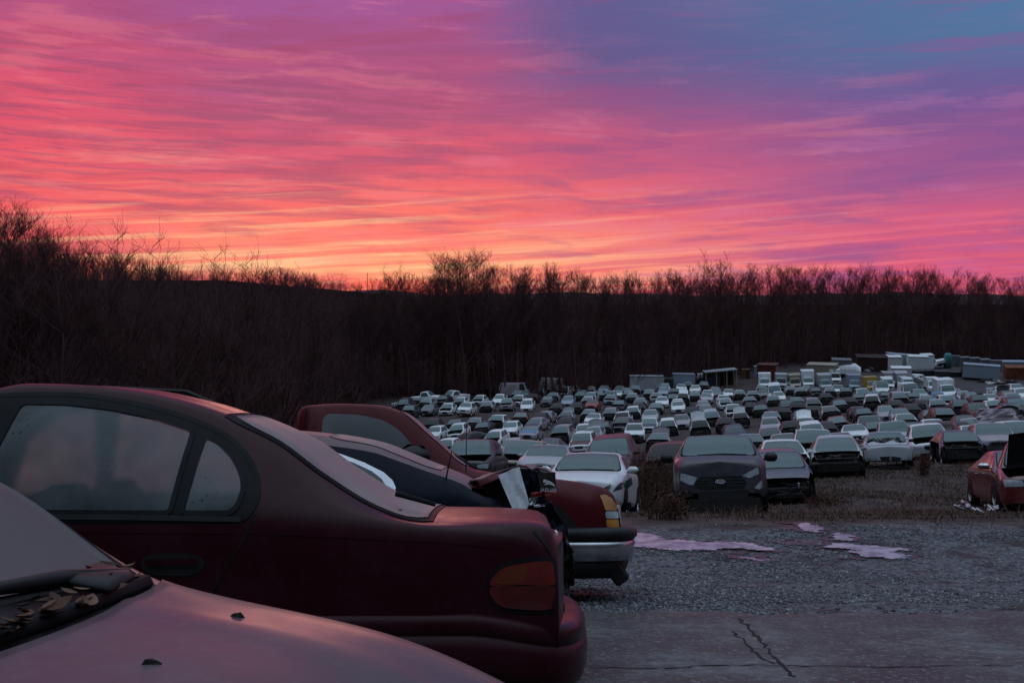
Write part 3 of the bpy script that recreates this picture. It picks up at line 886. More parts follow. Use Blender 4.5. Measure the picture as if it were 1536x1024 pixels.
# puddles lying in the flat of the track
def water_mat():
    m, nt, b = newmat('puddle_sky_tint'); pos = nt.nodes.new('ShaderNodeNewGeometry').outputs['Position']
    b.inputs['Base Color'].default_value = (.50, .40, .42, 1); nt.links.new(ramp(nt, [(.40, (.22, .17, .18)), (.6, (.52, .42, .44))], noise(nt, 5, 4, .6, pos)), b.inputs['Base Color']); b.inputs['Roughness'].default_value = .10  # pale pink painted into the base colour for the mirrored sky
    b.inputs['IOR'].default_value = 1.5; b.inputs['Specular IOR Level'].default_value = 1.0
    b.inputs['Specular Tint'].default_value = (1, 1, 1, 1)
    bump(nt, noise(nt, 12, 3, .5, pos), .35, .01, b); return m
wm_ = water_mat(); M['wetmud'] = plain('wet_mud', (.026, .021, .020), .32, var=.5, scale=9, spec=.5, bmp=.8)
def puddle(outline, seed, label):
    """outline in photo pixels; the shore is eaten by clods and stones"""
    pts = []
    for px, py in outline:
        d = hit(px, py); p = P(px, py, d); pts.append((p.x, p.y))
    pts = np.array(pts); lo = pts.min(0) - .05; hi = pts.max(0) + .05; s_ = .035
    xs = np.arange(lo[0], hi[0], s_); ys = np.arange(lo[1], hi[1], s_)
    vn = value_noise(seed)
    def inside(x, y):
        c = False; j = len(pts) - 1; dm = 9
        for i in range(len(pts)):
            (x1, y1), (x2, y2) = pts[i], pts[j]
            if (y1 > y) != (y2 > y) and x < (x2-x1)*(y-y1)/(y2-y1) + x1: c = not c
            l2 = (x2-x1)**2 + (y2-y1)**2 + 1e-9; t_ = max(0, min(1, ((x-x1)*(x2-x1)+(y-y1)*(y2-y1))/l2))
            dm = min(dm, math.hypot(x-x1-t_*(x2-x1), y-y1-t_*(y2-y1))); j = i
        return dm if c else -dm
    zs_ = []; V = {}; VV = []; FF = []
    def vid(i, j):
        if (i, j) not in V:
            V[(i, j)] = len(VV); VV.append([xs[0] + i*s_ + nr.uniform(-.012, .012), ys[0] + j*s_ + nr.uniform(-.012, .012), 0])
        return V[(i, j)]
    for i in range(len(xs)):
        for j in range(len(ys)):
            n_ = .6*vn(np.array([xs[i]*3.2]), np.array([ys[j]*7.0]))[0] + .4*vn(np.array([xs[i]*9]), np.array([ys[j]*16]))[0]
            if inside(xs[i], ys[j]) + (n_ - .48) * .48 > 0: FF.append((vid(i, j), vid(i+1, j), vid(i+1, j+1), vid(i, j+1)))
    cells = {}
    for k, f in enumerate(FF):
        for v_ in f: cells.setdefault(v_, []).append(k)
    seen = set(); best = []
    for k in range(len(FF)):
        if k in seen: continue
        st_ = [k]; seen.add(k); comp = []
        while st_:
            c = st_.pop(); comp.append(c)
            for v_ in FF[c]:
                for n2 in cells[v_]:
                    if n2 not in seen: seen.add(n2); st_.append(n2)
        if len(comp) > len(best): best = comp
    FF = [FF[k] for k in best]; us = sorted({v_ for f in FF for v_ in f}); rm = {v_: i for i, v_ in enumerate(us)}
    VV = [VV[v_] for v_ in us]; FF = [tuple(rm[v_] for v_ in f) for f in FF]
    A = np.array(VV); A[:, 2] = float(np.quantile(gnd(A[:, 0], A[:, 1]), .85)) + .015
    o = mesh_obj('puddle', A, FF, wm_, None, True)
    V.clear(); VV = []; F2 = []
    xs = np.arange(lo[0] - .5, hi[0] + .5, s_); ys = np.arange(lo[1] - .35, hi[1] + .35, s_)
    for i in range(len(xs)):
        for j in range(len(ys)):
            n_ = .5*vn(np.array([xs[i]*3.2]), np.array([ys[j]*7.0]))[0] + .5*vn(np.array([xs[i]*11]), np.array([ys[j]*15]))[0]
            if inside(xs[i], ys[j]) + (n_ - .40) * .85 > 0: F2.append((vid(i, j), vid(i+1, j), vid(i+1, j+1), vid(i, j+1)))
    B_ = np.array(VV); B_[:, 2] = np.minimum(gnd(B_[:, 0], B_[:, 1]) + .010, A[0, 2] - .004)
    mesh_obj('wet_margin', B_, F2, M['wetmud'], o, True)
    return tag(o, label, 'puddle', 'puddles on the gravel track')
puddle([(905, 805), (960, 803), (1020, 812), (1060, 818), (1090, 815), (1150, 824), (1140, 828), (1075, 827), (1020, 828), (960, 823), (905, 824)], 4, 'long pink puddle on the track just past the truck bumper')
puddle([(1165, 815), (1230, 812), (1300, 823), (1352, 824), (1345, 838), (1295, 840), (1275, 830), (1230, 819), (1170, 818)], 6, 'pink hooked puddle on the track right of the crack in the concrete')
puddle([(1108, 837), (1140, 838), (1135, 843), (1110, 842)], 5, 'small pink puddle sliver nearest the concrete')
puddle([(1196, 785), (1215, 788), (1232, 795), (1225, 799), (1205, 793)], 7, 'narrow puddle farthest up the track toward the parked wrecks')
puddle([(1254, 803), (1272, 802), (1277, 809), (1258, 811)], 8, 'small round puddle behind the hooked one')

# dead grass
def grass(n, name, region, h0, h1, mat, lean=.5, w=.006, label=None, dens=None, cat='grass'):
    x0, x1, y0, y1 = region
    yy = y0 + (y1 - y0) * nr.random(n); xx = x0 + (x1 - x0) * nr.random(n)
    if dens is not None:
        k = nr.random(n) < dens(xx, yy); xx, yy = xx[k], yy[k]; n = len(xx)
    zz = gnd(xx, yy); hh = h0 + (h1 - h0) * nr.random(n) ** 2; a = nr.random(n) * 6.28
    lx = np.cos(a) * hh * lean * nr.random(n) * 2; ly = np.sin(a) * hh * lean * nr.random(n) * 2
    b = nr.random(n) * 6.28; ww = w * (.6 + .8 * nr.random(n)); ox, oy = np.cos(b) * ww, np.sin(b) * ww
    V = np.stack([np.column_stack([xx - ox, yy - oy, zz - .02]), np.column_stack([xx + ox, yy + oy, zz - .02]),
                  np.column_stack([xx + lx*.45 + ox*.8, yy + ly*.45 + oy*.8, zz + hh*.6]), np.column_stack([xx + lx*.45 - ox*.8, yy + ly*.45 - oy*.8, zz + hh*.6]),
                  np.column_stack([xx + lx, yy + ly, zz + hh]), np.column_stack([xx + lx + ox*.3, yy + ly + oy*.3, zz + hh])], 1).reshape(-1, 3)
    o = (np.arange(n) * 6)[:, None, None]
    Fc = (np.array([(0, 1, 2, 3), (3, 2, 5, 4)])[None] + o).reshape(-1, 4)
    ob = fast_mesh(name, V, Fc, mat)
    return tag(ob, label, cat, kind='stuff') if label else ob
def straw(name, lo, hi):
    m, nt, b = newmat(name); g_ = nt.nodes.new('ShaderNodeNewGeometry')
    nt.links.new(ramp(nt, [(0, lo), (.5, tuple((a + b_) / 2 for a, b_ in zip(lo, hi))), (1, hi)], g_.outputs['Random Per Island']), b.inputs['Base Color'])
    b.inputs['Roughness'].default_value = .8; b.inputs['Specular IOR Level'].default_value = .2; return m
M['straw'] = straw('dead_grass_blade', (.026, .016, .013), (.22, .15, .12))
M['weed'] = straw('dry_weed_stem', (.04, .018, .013), (.17, .085, .062))
pn = value_noise(21)
gd = lambda x, y: np.clip((pn(x * .55 + 9, y * .8) * .6 + pn(x * 2.1, y * 2.6) * .4 - .36) * 3.2, .03, 1) * sstep(13.2, 19.5, y + 6 * (pn(x*.4, y*.4) - .5)) ** 1.4
grass(170000, 'dead_grass', (.5, 13, 13.2, 27), .012, .055, M['straw'], 1.0, .005, 'short dead brown grass between the gravel and the first wrecks', gd)
grass(130000, 'rough_grass', (3, 26, 26, 48), .02, .10, M['straw'], 1.0, .011, 'trodden dead grass in front of the first row of wrecks', lambda x, y: np.clip((pn(x * .5 + 3, y * .45) - .3) * 2.2, .08, 1) * (x < y * .47 + 2))
grass(42000, 'yard_grass', (-14, 34, 46, 80), .06, .30, M['straw'], .7, .016, 'dry weeds growing between the rows of wrecks', lambda x, y: np.clip((pn(x * .3, y * .3) - .35) * 2.5, 0, 1))
pb = value_noise(88)
grass(60000, 'dry_brush', (1, 24, 15, 47), .04, .20, M['weed'], 1.0, .006, 'reddish brown dry brush in patches over the dead grass', lambda x, y: np.clip((pb(x * .33 + 5, y * .42) * .6 + pb(x * 1.3, y * 1.5) * .4 - .5) * 5, 0, 1) * (x < y * .47 + 2) * (x > y * .17) * sstep(14.5, 20, y))
tufts = lambda c, s_: (lambda x, y: np.exp(-(((x - c[0]) / s_[0]) ** 2 + ((y - c[1]) / s_[1]) ** 2)))

def weed_clump(px, py, r, hgt, n, label, seed):
    d = hit(px, py); p = P(px, py, d); q = random.Random(seed)
    root = empty('dry_weed_clump', Matrix.Translation((p.x, p.y, float(gnd(p.x, p.y)))))
    V = []; mb = MB(); hb = MB()
    for k in range(n):
        a = q.uniform(0, 6.28); rr = r * q.random() ** .6; x, y = math.cos(a) * rr, math.sin(a) * rr
        z = float(gnd(p.x + x, p.y + y)) - float(gnd(p.x, p.y)) - .03
        hh = hgt * q.uniform(.35, 1.0); lx, ly = q.gauss(0, .16) * hh, q.gauss(0, .16) * hh
        pts = [(x, y, z), (x + lx * .4, y + ly * .4, z + hh * .55), (x + lx, y + ly, z + hh)]
        mb.tube(pts, [.007, .005, .002], 3, False)
        for j in range(5):
            t_ = q.uniform(.4, 1); b = [x + lx * t_, y + ly * t_, z + hh * t_]; aa = q.uniform(0, 6.28); l = q.uniform(.06, .22)
            e = [b[0] + math.cos(aa) * l, b[1] + math.sin(aa) * l, b[2] + q.uniform(.02, .16)]
            hb.tube([b, e], [.004, .002], 3, False)
            for s_ in range(2):
                c_ = Vector(b).lerp(Vector(e), q.uniform(.4, 1)); u = Vector((q.uniform(-1, 1), q.uniform(-1, 1), q.uniform(-1, 1))) * .022
                hb.add([c_ - u, c_ + Vector((u.y, u.z, u.x)), c_ + u, c_ - Vector((u.y, u.z, u.x))], [(0, 1, 2, 3)])
    mb.build('stem', M['weed'], root); hb.build('seed_head', M['weed'], root)
    return tag(root, label, 'weeds', 'clumps of tall dry weeds')
weed_clump(977, 762, .75, 1.45, 240, 'tall reddish dry weeds filling the gap between the white sedan and the dark grey crossover', 1)
weed_clump(1000, 778, .30, .40, 60, 'low dry weeds at the foot of the dark grey crossover', 2)
weed_clump(1262, 712, .7, 1.0, 90, 'dry weeds beside the stripped white crossover', 3)
weed_clump(1385, 712, .2, .8, 55, 'dry weeds between the silver sedan and the stripped purple sedan', 4)
weed_clump(1240, 758, .6, .28, 60, 'low red weeds right of the navy car without a bumper', 5)
weed_clump(787, 700, .8, 1.1, 90, 'dry weeds in front of the brownish wreck behind the buckled boot', 6)
weed_clump(968, 700, 1.0, 1.2, 110, 'reddish brambles behind the gap, next to the dark red crossover', 7)

# ------------------------------------------------------------------ trees
def bark(name, c):
    m, nt, b = newmat(name); oc = objcoord(nt); n = noise(nt, 3, 5, .6, scaled(nt, oc, (1, 1, .2)))
    nt.links.new(ramp(nt, [(.3, tuple(q * .6 for q in c)), (.7, c)], n), b.inputs['Base Color'])
    b.inputs['Roughness'].default_value = .95; b.inputs['Specular IOR Level'].default_value = .1; return m
M['bark'] = bark('bare_bark', (.120, .066, .064)); M['twig'] = bark('bare_twig', (.125, .062, .064))
def tree_segs(seed, spread=.32, nprim=20, nsec=7, ntw=5, up=.55, base=.25, twist=0.0, ntw2=3):
    q = random.Random(seed); trunk = []; crown = []
    p = Vector((0, 0, -.03)); d = Vector((q.uniform(-.05, .05), q.uniform(-.05, .05), 1)).normalized(); r = .0135; n = 14; pts = []
    for i in range(n):
        pts.append((p.copy(), r)); d = (d + Vector((q.gauss(0, .05 + twist), q.gauss(0, .05 + twist), .08))).normalized()
        p2 = p + d * (1.02 / n); trunk.append((p, p2, r, r * .88)); p = p2; r *= .865
    def branch(p, d, ln, r, n, dev, lift):
        out = []
        for i in range(n):
            d = (d + Vector((q.gauss(0, dev), q.gauss(0, dev), q.gauss(lift, dev * .6)))).normalized()
            p2 = p + d * (ln / n); out.append((p, p2, r, r * .75)); p = p2; r *= .75
        return out
    for k in range(nprim):
        t_ = base + (1 - base) * (k + q.random()) / nprim; i = min(n - 1, int(t_ * n)); p0, r0 = pts[i]
        a = q.uniform(0, 6.28); dd = Vector((math.cos(a), math.sin(a), up + q.uniform(-.2, .5))).normalized()
        ln = spread * (1.15 - .75 * t_) * q.uniform(.6, 1.1) + .05
        B = branch(p0, dd, ln, max(.0022, r0 * .55), 5, .16 + twist, .10); crown += B
        for j in range(nsec):
            s_ = B[min(4, 1 + int(q.random() * 4))]; a = q.uniform(0, 6.28)
            d2 = ((s_[1] - s_[0]).normalized() + Vector((math.cos(a), math.sin(a), q.uniform(0, .7))) * .8).normalized()
            C2 = branch(s_[1], d2, ln * q.uniform(.3, .55), max(.0012, s_[3] * .6), 3, .2 + twist, .12); crown += C2
            for m_ in range(ntw):
                s3 = q.choice(C2); a = q.uniform(0, 6.28)
                d3 = ((s3[1] - s3[0]).normalized() + Vector((math.cos(a), math.sin(a), q.uniform(0, .8))) * .8).normalized()
                T3 = branch(s3[1], d3, ln * q.uniform(.14, .3), .00065, 2, .2, .1); crown += T3
                for _ in range(ntw2):
                    a = q.uniform(0, 6.28); s4 = q.choice(T3)
                    d4 = ((s4[1] - s4[0]).normalized() + Vector((math.cos(a), math.sin(a), q.uniform(0, .8))) * .8).normalized()
                    crown.append((s4[1], s4[1] + d4 * ln * q.uniform(.06, .16), .00042, .0003))
    return trunk, crown
def prisms(segs, k=3):
    n = len(segs)
    A = np.array([s_[0] for s_ in segs]); B = np.array([s_[1] for s_ in segs]); ra = np.array([s_[2] for s_ in segs]); rb = np.array([s_[3] for s_ in segs])
    D = B - A; D /= np.linalg.norm(D, axis=1, keepdims=True) + 1e-9
    U = np.cross(D, np.where(np.abs(D[:, 2:3]) > .9, [[1., 0, 0]], [[0, 0, 1.]])); U /= np.linalg.norm(U, axis=1, keepdims=True); W_ = np.cross(D, U)
    ang = 2 * np.pi * np.arange(k) / k
    ring = U[:, None] * np.cos(ang)[None, :, None] + W_[:, None] * np.sin(ang)[None, :, None]
    V = np.concatenate([A[:, None] + ring * ra[:, None, None], B[:, None] + ring * rb[:, None, None]], 1)
    f = np.array([(i, (i+1) % k, k + (i+1) % k, k + i) for i in range(k)])
    return V.reshape(-1, 3), (f[None] + (np.arange(n) * 2 * k)[:, None, None]).reshape(-1, 4)
protos = []
SPEC = [dict(spread=.26), dict(spread=.30, up=.7), dict(spread=.22, up=.9, base=.35), dict(spread=.34, up=.5), dict(spread=.24, base=.4), dict(spread=.30, base=.3), dict(spread=.20, up=1.1, base=.3)]
SPECIAL = [dict(spread=.50, up=.75, nprim=40, nsec=9, base=.18, ntw=8), dict(spread=.42, up=.4, nprim=11, nsec=5, ntw=3, base=.35, twist=.08, ntw2=1), dict(spread=.44, up=.6, nprim=24, base=.2)]
for i, sp_ in enumerate(SPEC + SPECIAL):
    tr, cr = tree_segs(40 + i, **sp_); zq = float(np.quantile([s_[1][2] for s_ in cr], .985)); tr, cr = [[(a / zq, b / zq, c, d_) for a, b, c, d_ in q_] for q_ in (tr, cr)]
    to = fast_mesh('trunk', *prisms(tr, 6), M['bark'], smooth=True); co = fast_mesh('crown', *prisms(cr, 3), M['twig'])
    protos.append((to.data, co.data)); bpy.data.objects.remove(to); bpy.data.objects.remove(co)
sky_prof = pchip([(-400, 345), (-200, 350), (0, 362), (60, 368), (130, 374), (200, 384), (270, 398), (310, 404), (340, 408), (380, 407), (430, 408), (460, 412), (490, 426), (540, 433), (575, 414), (620, 410),
                  (650, 416), (680, 405), (750, 406), (800, 402), (850, 410), (950, 414), (1010, 410), (1050, 400), (1080, 396), (1110, 402), (1190, 402), (1290, 402), (1400, 404), (1440, 410), (1480, 414), (1536, 421), (1800, 425)])
def tree(px, d, ptop, pi, label, group=None, hmin=4, wide=1.0):
    x = (px - 768) / F * d; z0 = float(gnd(x, d)); zt_ = P(px, ptop, d).z; hh = max(hmin, zt_ - z0)
    root = empty('bare_tree', Matrix.Translation((x, d, z0)) @ Matrix.Rotation(rng.uniform(0, 6.28), 4, 'Z') @ Matrix.Diagonal((hh * wide, hh * wide, hh, 1)))
    for nm_, me in zip(('trunk', 'crown'), protos[pi]):
        o = bpy.data.objects.new(nm_, me); COL.objects.link(o); o.parent = root
    return tag(root, label, 'tree', group)
tree(18, 96, 308, 7, 'tall bare tree standing highest at the left end of the wooded hill', wide=1.0)
tree(705, 196, 379, 7, 'big round-headed bare tree standing above the middle of the far treeline', wide=1.25)
tree(1078, 240, 388, 9, 'broad bare tree rising above the right part of the far treeline', wide=1.3)
tree(282, 92, 372, 8, 'crooked bare tree with few twisting limbs on the edge of the hillside wood', wide=1.1)
tree(205, 88, 352, 8, 'gnarled bare tree with open crown at the top of the hillside wood', wide=1.1)
for px_, d_, top_, pi_, lab_ in ((44, 90, 346, 7, 'slim bare tree just right of the tallest tree on the left hill'), (72, 84, 336, 8, 'sparse forked bare tree on the left hill skyline, second group from the left'),
        (104, 92, 348, 9, 'bare tree with a wide fan of twigs on the left hill skyline'), (132, 88, 344, 8, 'crooked thin bare tree near the middle of the left hill skyline'), (162, 95, 353, 9, 'rounded bare tree on the slope of the left hill skyline'),
        (236, 86, 362, 8, 'leaning sparse bare tree between the gnarled and the crooked one'), (318, 100, 390, 8, 'small twisted bare tree at the foot of the left hill skyline'), (596, 200, 405, 9, 'bare tree with rounded crown left of the big round-headed one'), (430, 190, 402, 9, 'broad bare tree in the dip of the skyline left of the radio mast')):
    tree(px_, d_, top_, pi_, lab_)
n_left = n_far = 0
for k in range(96):     # hillside on the left
    px = -60 + 560 * (k + rng.random() * .8) / 96; d = rng.uniform(78, 190)
    x = (px - 768) / F * d
    if x > -21: d = min(235, -22 / ((px - 768) / F))
    if d > 235: continue
    tree(px, d, float(sky_prof(px)) + abs(rng.gauss(0, 13)) - 3, rng.choice([0, 1, 2, 3, 4, 5, 6]), 'bare leafless tree standing in the wood on the left hillside', 'bare trees of the left hillside wood'); n_left += 1
for k in range(190):    # far side of the yard
    px = 445 + 1160 * (k + rng.random() * .9) / 190; ed = 182 + 56 * float(sstep(5, 60, (px - 768) / F * 210)); d = rng.uniform(ed, ed + 26)
    tree(px, d, float(sky_prof(px)) + abs(rng.gauss(0, 13)) - 5, rng.choice([0, 1, 2, 3, 4, 5, 6]), 'bare leafless tree standing in the wood across the far side of the yard', 'bare trees of the far wood'); n_far += 1
# the rest of the wood, one mass
def wood():
    sim = [prisms([(a / 1.12, b / 1.12, c, d_) for a, b, c, d_ in sum(tree_segs(90 + i, spread=.28, nprim=20, nsec=4, ntw=2, up=.7, base=.08, ntw2=0), [])], 3) for i in range(3)]
    VV = []; FF = []; o = 0
    def put(x, y, hh, i, s_=1.0):
        nonlocal o
        V, Fc = sim[i]; a = rng.uniform(0, 6.28); c, s2 = math.cos(a), math.sin(a)
        V2 = np.column_stack([(V[:, 0]*c - V[:, 1]*s2) * hh * s_ + x, (V[:, 0]*s2 + V[:, 1]*c) * hh * s_ + y, V[:, 2] * hh + float(gnd(x, y))])
        VV.append(V2); FF.append(Fc + o); o += len(V2)
    for k in range(460):
        px = -120 + 1780 * rng.random(); d = rng.uniform(205, 350) + 45 * float(sstep(5, 60, (px - 768) / F * 210))
        x = (px - 768) / F * d; ht = P(px, float(sky_prof(px)) + abs(rng.gauss(6, 12)) + 4, d).z - float(gnd(x, d)); put(x, d, max(6, ht), rng.randrange(3), 1.2)
    for k in range(240):
        px = -140 + 640 * rng.random(); d = rng.uniform(95, 235); x = (px - 768) / F * d
        if x > -22: continue
        ht = P(px, float(sky_prof(px)) + abs(rng.gauss(20, 22)) + 6, d).z - float(gnd(x, d)); put(x, d, min(20, max(5, ht)), rng.randrange(3), 1.3)
    for k in range(620):   # brushy edge
        if rng.random() < .45:
            d = rng.uniform(62, 200); x = -19 - rng.random() * 45
            if x / d * F + 768 < -150: continue
        else:
            px = 440 + 1200 * rng.random(); x = (px - 768) / F * 210; d = 180 + 56 * float(sstep(5, 60, x)) + rng.uniform(0, 12); x = (px - 768) / F * d
        put(x, d, rng.uniform(2.5, 8.5), rng.randrange(3), 1.6)
    w_ = fast_mesh('distant_wood', np.concatenate(VV), np.concatenate(FF), M['twig'])
    tag(w_, 'dense dark mass of bare trees and brush behind the yard', 'woodland', kind='stuff')
wood()
# ridge on the horizon
rv = []; rf = []
for i, a in enumerate(np.linspace(-.9, .9, 160)):
    px = 768 + F * math.tan(a); y0 = 1700
    py = 441 - 8 * math.exp(-((px - 555) / 70) ** 2) - 5 * math.exp(-((px - 400) / 60) ** 2) + 2 * math.sin(px * .013) + 1.2 * math.sin(px * .05)
    top = P(px, py, y0).z; x = math.tan(a) * y0
    for q_, (yy, zz) in enumerate(((y0 - 260, -16), (y0 - 120, -16 + (top + 16) * .6), (y0, top), (y0 + 200, top - 6), (y0 + 500, -16))):
        rv.append((x * yy / y0, yy, zz))
    if i:
        for q_ in range(4): rf.append((5*(i-1)+q_, 5*i+q_, 5*i+q_+1, 5*(i-1)+q_+1))
tag(mesh_obj('hills', rv, rf, plain('wooded_ridge', (.035, .022, .024), .95)), kind='structure')
mb = MB(); mb.tube([P(551, 437, 1690), P(551, 409, 1690)], [.55, .35], 5)
for k in range(4): mb.box(P(551, 413 + k * 5, 1690), (2.4, .3, .5))
tag(mb.build('radio_mast', M['trim']), 'thin radio mast on the distant ridge under the sunset', 'mast')
# ------------------------------------------------------------------ tracing photo outlines onto a car's own skin
def lray(Mx, px, py):
    Mi = Mx.inverted(); o = Mi @ Vector((0, 0, CZ)); d = (Mi.to_3x3() @ ray(px, py)).normalized(); return o, d
def tr_side(lf, Mx, pts, side):
    out = []
    for px, py in pts:
        o, d = lray(Mx, px, py); y0 = side * lf.W / 2
        for _ in range(6):
            t_ = (y0 - o.y) / d.y; x, z = o.x + d.x * t_, o.z + d.z * t_
            x = min(max(x, lf.xr), lf.xf); y0 = side * lf.side_y(x, z)
        out.append((x, z))
    return out
def tr_cap(lf, Mx, pts, front=True):
    out = []
    for px, py in pts:
        o, d = lray(Mx, px, py); x0 = lf.xf + lf.bulge if front else lf.xr - lf.bulge
        for _ in range(6):
            t_ = (x0 - o.x) / d.x; y, z = o.y + d.y * t_, o.z + d.z * t_; x0 = .5 * x0 + .5 * lf.cap_x(y, z, front)
        out.append((y, z))
    return out
def part(name, vf, mat, root, smooth=True):
    return mesh_obj(name, vf[0], vf[1], mat, root, smooth)
def seam(lf, pts, side, w=.006, off=.003, name='panel_gap', root=None, mat=None):
    P2 = []
    for a, b in zip(pts, pts[1:]):
        n = max(1, int(math.dist(a, b) / .04))
        P2 += [(a[0] + (b[0]-a[0])*k/n, a[1] + (b[1]-a[1])*k/n) for k in range(n)]
    P2.append(pts[-1]); V = []; Fc = []
    for i, (x, z) in enumerate(P2):
        a = P2[max(0, i-1)]; b = P2[min(len(P2)-1, i+1)]; tx, tz = b[0]-a[0], b[1]-a[1]; l = math.hypot(tx, tz) + 1e-9
        for s_ in (-1, 1):
            X, Z = x - tz/l*w/2*s_, z + tx/l*w/2*s_; V.append((X, side * (lf.side_y(X, Z) + off), Z))
        if i: Fc.append((2*i-2, 2*i-1, 2*i+1, 2*i))
    return mesh_obj(name, V, Fc, mat or M['rubber'], root)
def sweep(path, prof, dz=lambda x, y: 0):
    """profile (outward, z) carried along a plan path"""
    V = []; Fc = []; n = len(path); k = len(prof)
    for i, (x, y) in enumerate(path):
        a = path[max(0, i-1)]; b = path[min(n-1, i+1)]; tx, ty = b[0]-a[0], b[1]-a[1]; l = math.hypot(tx, ty)
        nx, ny = ty/l, -tx/l
        for o, z in prof: V.append((x + nx*o, y + ny*o, z + dz(x, y)))
        if i:
            for j in range(k - 1): Fc.append(((i-1)*k+j, i*k+j, i*k+j+1, (i-1)*k+j+1))
    return V, Fc
def catmull(pts, k=6):
    out = []; n = len(pts)
    for i in range(n - 1):
        a, b, c, d = [np.array(pts[max(0, min(n-1, j))], float) for j in (i-1, i, i+1, i+2)]
        for j in range(k):
            t_ = j / k; out.append(tuple(.5*(2*b+(c-a)*t_+(2*a-5*b+4*c-d)*t_*t_+(3*b-a-3*c+d)*t_**3)))
    out.append(tuple(pts[-1])); return out

def text_mesh(body, size, mat, Mx, parent, name='lettering', ext=.002):
    cu = bpy.data.curves.new('t', 'FONT'); cu.body = body; cu.size = size; cu.extrude = ext; cu.align_x = 'CENTER'; cu.align_y = 'CENTER'
    o = bpy.data.objects.new('t', cu); COL.objects.link(o); bpy.context.view_layer.update()
    me = bpy.data.meshes.new_from_object(o.evaluated_get(bpy.context.evaluated_depsgraph_get()))
    bpy.data.objects.remove(o); me.name = name; me.materials.clear(); me.materials.append(mat)
    t_ = bpy.data.objects.new(name, me); COL.objects.link(t_); t_.parent = parent; t_.matrix_local = Mx
    return t_

M['burgundy'] = paint('burgundy_car_paint', (.030, .004, .008), rough=.20, dust=.10, dustc=(.10, .04, .06), coat=.02, scale=2.2, spec=.12)
M['truckred'] = paint('dark_red_truck_paint', (.075, .006, .010), rough=.24, dust=.07, dustc=(.10, .03, .04), coat=.0, scale=2, spec=.12)
M['midnight'] = paint('midnight_blue_paint', (.005, .007, .015), rough=.26, dust=.06, dustc=(.03, .03, .045), coat=0, scale=2.5, spec=.06)
M['frostlid'] = paint('frost_covered_paint', (.13, .075, .088), rough=.5, dust=.5, dustc=(.22, .15, .165), coat=.1, scale=6)
M['hoodpaint'] = paint('faded_silver_hood', (.058, .042, .050), rough=.34, dust=.55, dustc=(.110, .083, .092), coat=.25, scale=3)
M['nearglass'] = frosted('fogged_door_glass', (.004, .007, .009), (.014, .023, .026), .07, 1.6)
M['paleglass'] = frosted('frosted_rear_glass', (.13, .12, .13), (.21, .195, .20), .42, 4)
M['amber'] = plain('amber_lens', (.42, .17, .03), .18, var=.4, scale=9, spec=.6)
M['lensred'] = plain('deep_red_lens', (.11, .006, .008), .10, var=.5, scale=7, spec=.7)
M['lensorange'] = plain('orange_red_lens', (.17, .022, .008), .10, var=.45, scale=7, spec=.7)
def lens(name, c, c2):
    m, nt, b = newmat(name); oc = objcoord(nt); w = nt.nodes.new('ShaderNodeTexWave'); w.inputs['Scale'].default_value = 55; w.bands_direction = 'X'; nt.links.new(oc, w.inputs[0])
    w2 = nt.nodes.new('ShaderNodeTexWave'); w2.inputs['Scale'].default_value = 55; w2.bands_direction = 'Z'; nt.links.new(oc, w2.inputs[0])
    n = noise(nt, 9, 4, .6, oc); b.inputs['Roughness'].default_value = .12; b.inputs['Coat Weight'].default_value = .8; b.inputs['Coat Roughness'].default_value = .05
    nt.links.new(ramp(nt, [(.35, c), (.62, c2)], n), b.inputs['Base Color'])
    bump(nt, E2(nt, 'MULTIPLY', w.outputs['Fac'], w2.outputs['Fac']), .15, .003, b); return m
M['lensred'] = lens('deep_red_lens', (.06, .003, .004), (.11, .005, .006)); M['lensorange'] = lens('orange_red_lens', (.12, .006, .006), (.17, .010, .008)); M['lensamber'] = lens('orange_lens', (.11, .016, .005), (.15, .024, .006))
M['whitepanel'] = paint('bent_silver_panel', (.60, .62, .66), rough=.35, dust=.25)
M['chromeband'] = plain('bright_window_surround', (.62, .64, .68), .3, .3, var=.15)
M['darkcloth'] = plain('dark_cabin', (.02, .018, .018), .9)
M['badge'] = plain('silver_badge', (.80, .80, .82), .35, .1, var=.08)

# ================================================================== A: burgundy sedan, side on
MA = ground_matrix(-2.102, 5.49, R(-90), roll_extra=R(1.0))
A = empty('parked_car', MA); tag(A, 'dark burgundy foreground sedan seen side on, with frosted rear window and red tail light', 'sedan')
la = Loft(**{**TYPES['sedan'], 'W': 1.76, 'rw': .58}, xr=-2.30, xf=2.35, bulge=.05, wend=.86, fend=.72,
          zt=[(2.35, .66), (2.2, .74), (1.2, .98), (1.15, 1.0), (.75, 1.24), (.35, 1.44), (.1, 1.50), (-.27, 1.485), (-.62, 1.42), (-.80, 1.362), (-1.04, 1.260), (-1.27, 1.100), (-1.51, .960), (-1.66, .908), (-1.73, .898), (-1.99, .893), (-2.2, .880), (-2.27, .855), (-2.30, .78)],
          zb=[(2.35, .54), (2.0, .72), (1.2, .90), (.5, .93), (-.9, .925), (-1.35, .89), (-1.7, .845), (-2.1, .80), (-2.25, .74), (-2.3, .60)],
          wr=[(2.35, .55), (2.2, .7), (1.2, .76), (1.15, .75), (.35, .60), (-.3, .58), (-.8, .57), (-1.2, .63), (-1.7, .73), (-2.15, .72), (-2.3, .66)])
def inpoly(pl, x, z):
    c = False; j = len(pl) - 1
    for i in range(len(pl)):
        (x1, z1), (x2, z2) = pl[i], pl[j]
        if (z1 > z) != (z2 > z) and x < (x2 - x1) * (z - z1) / (z2 - z1) + x1: c = not c
        j = i
    return c
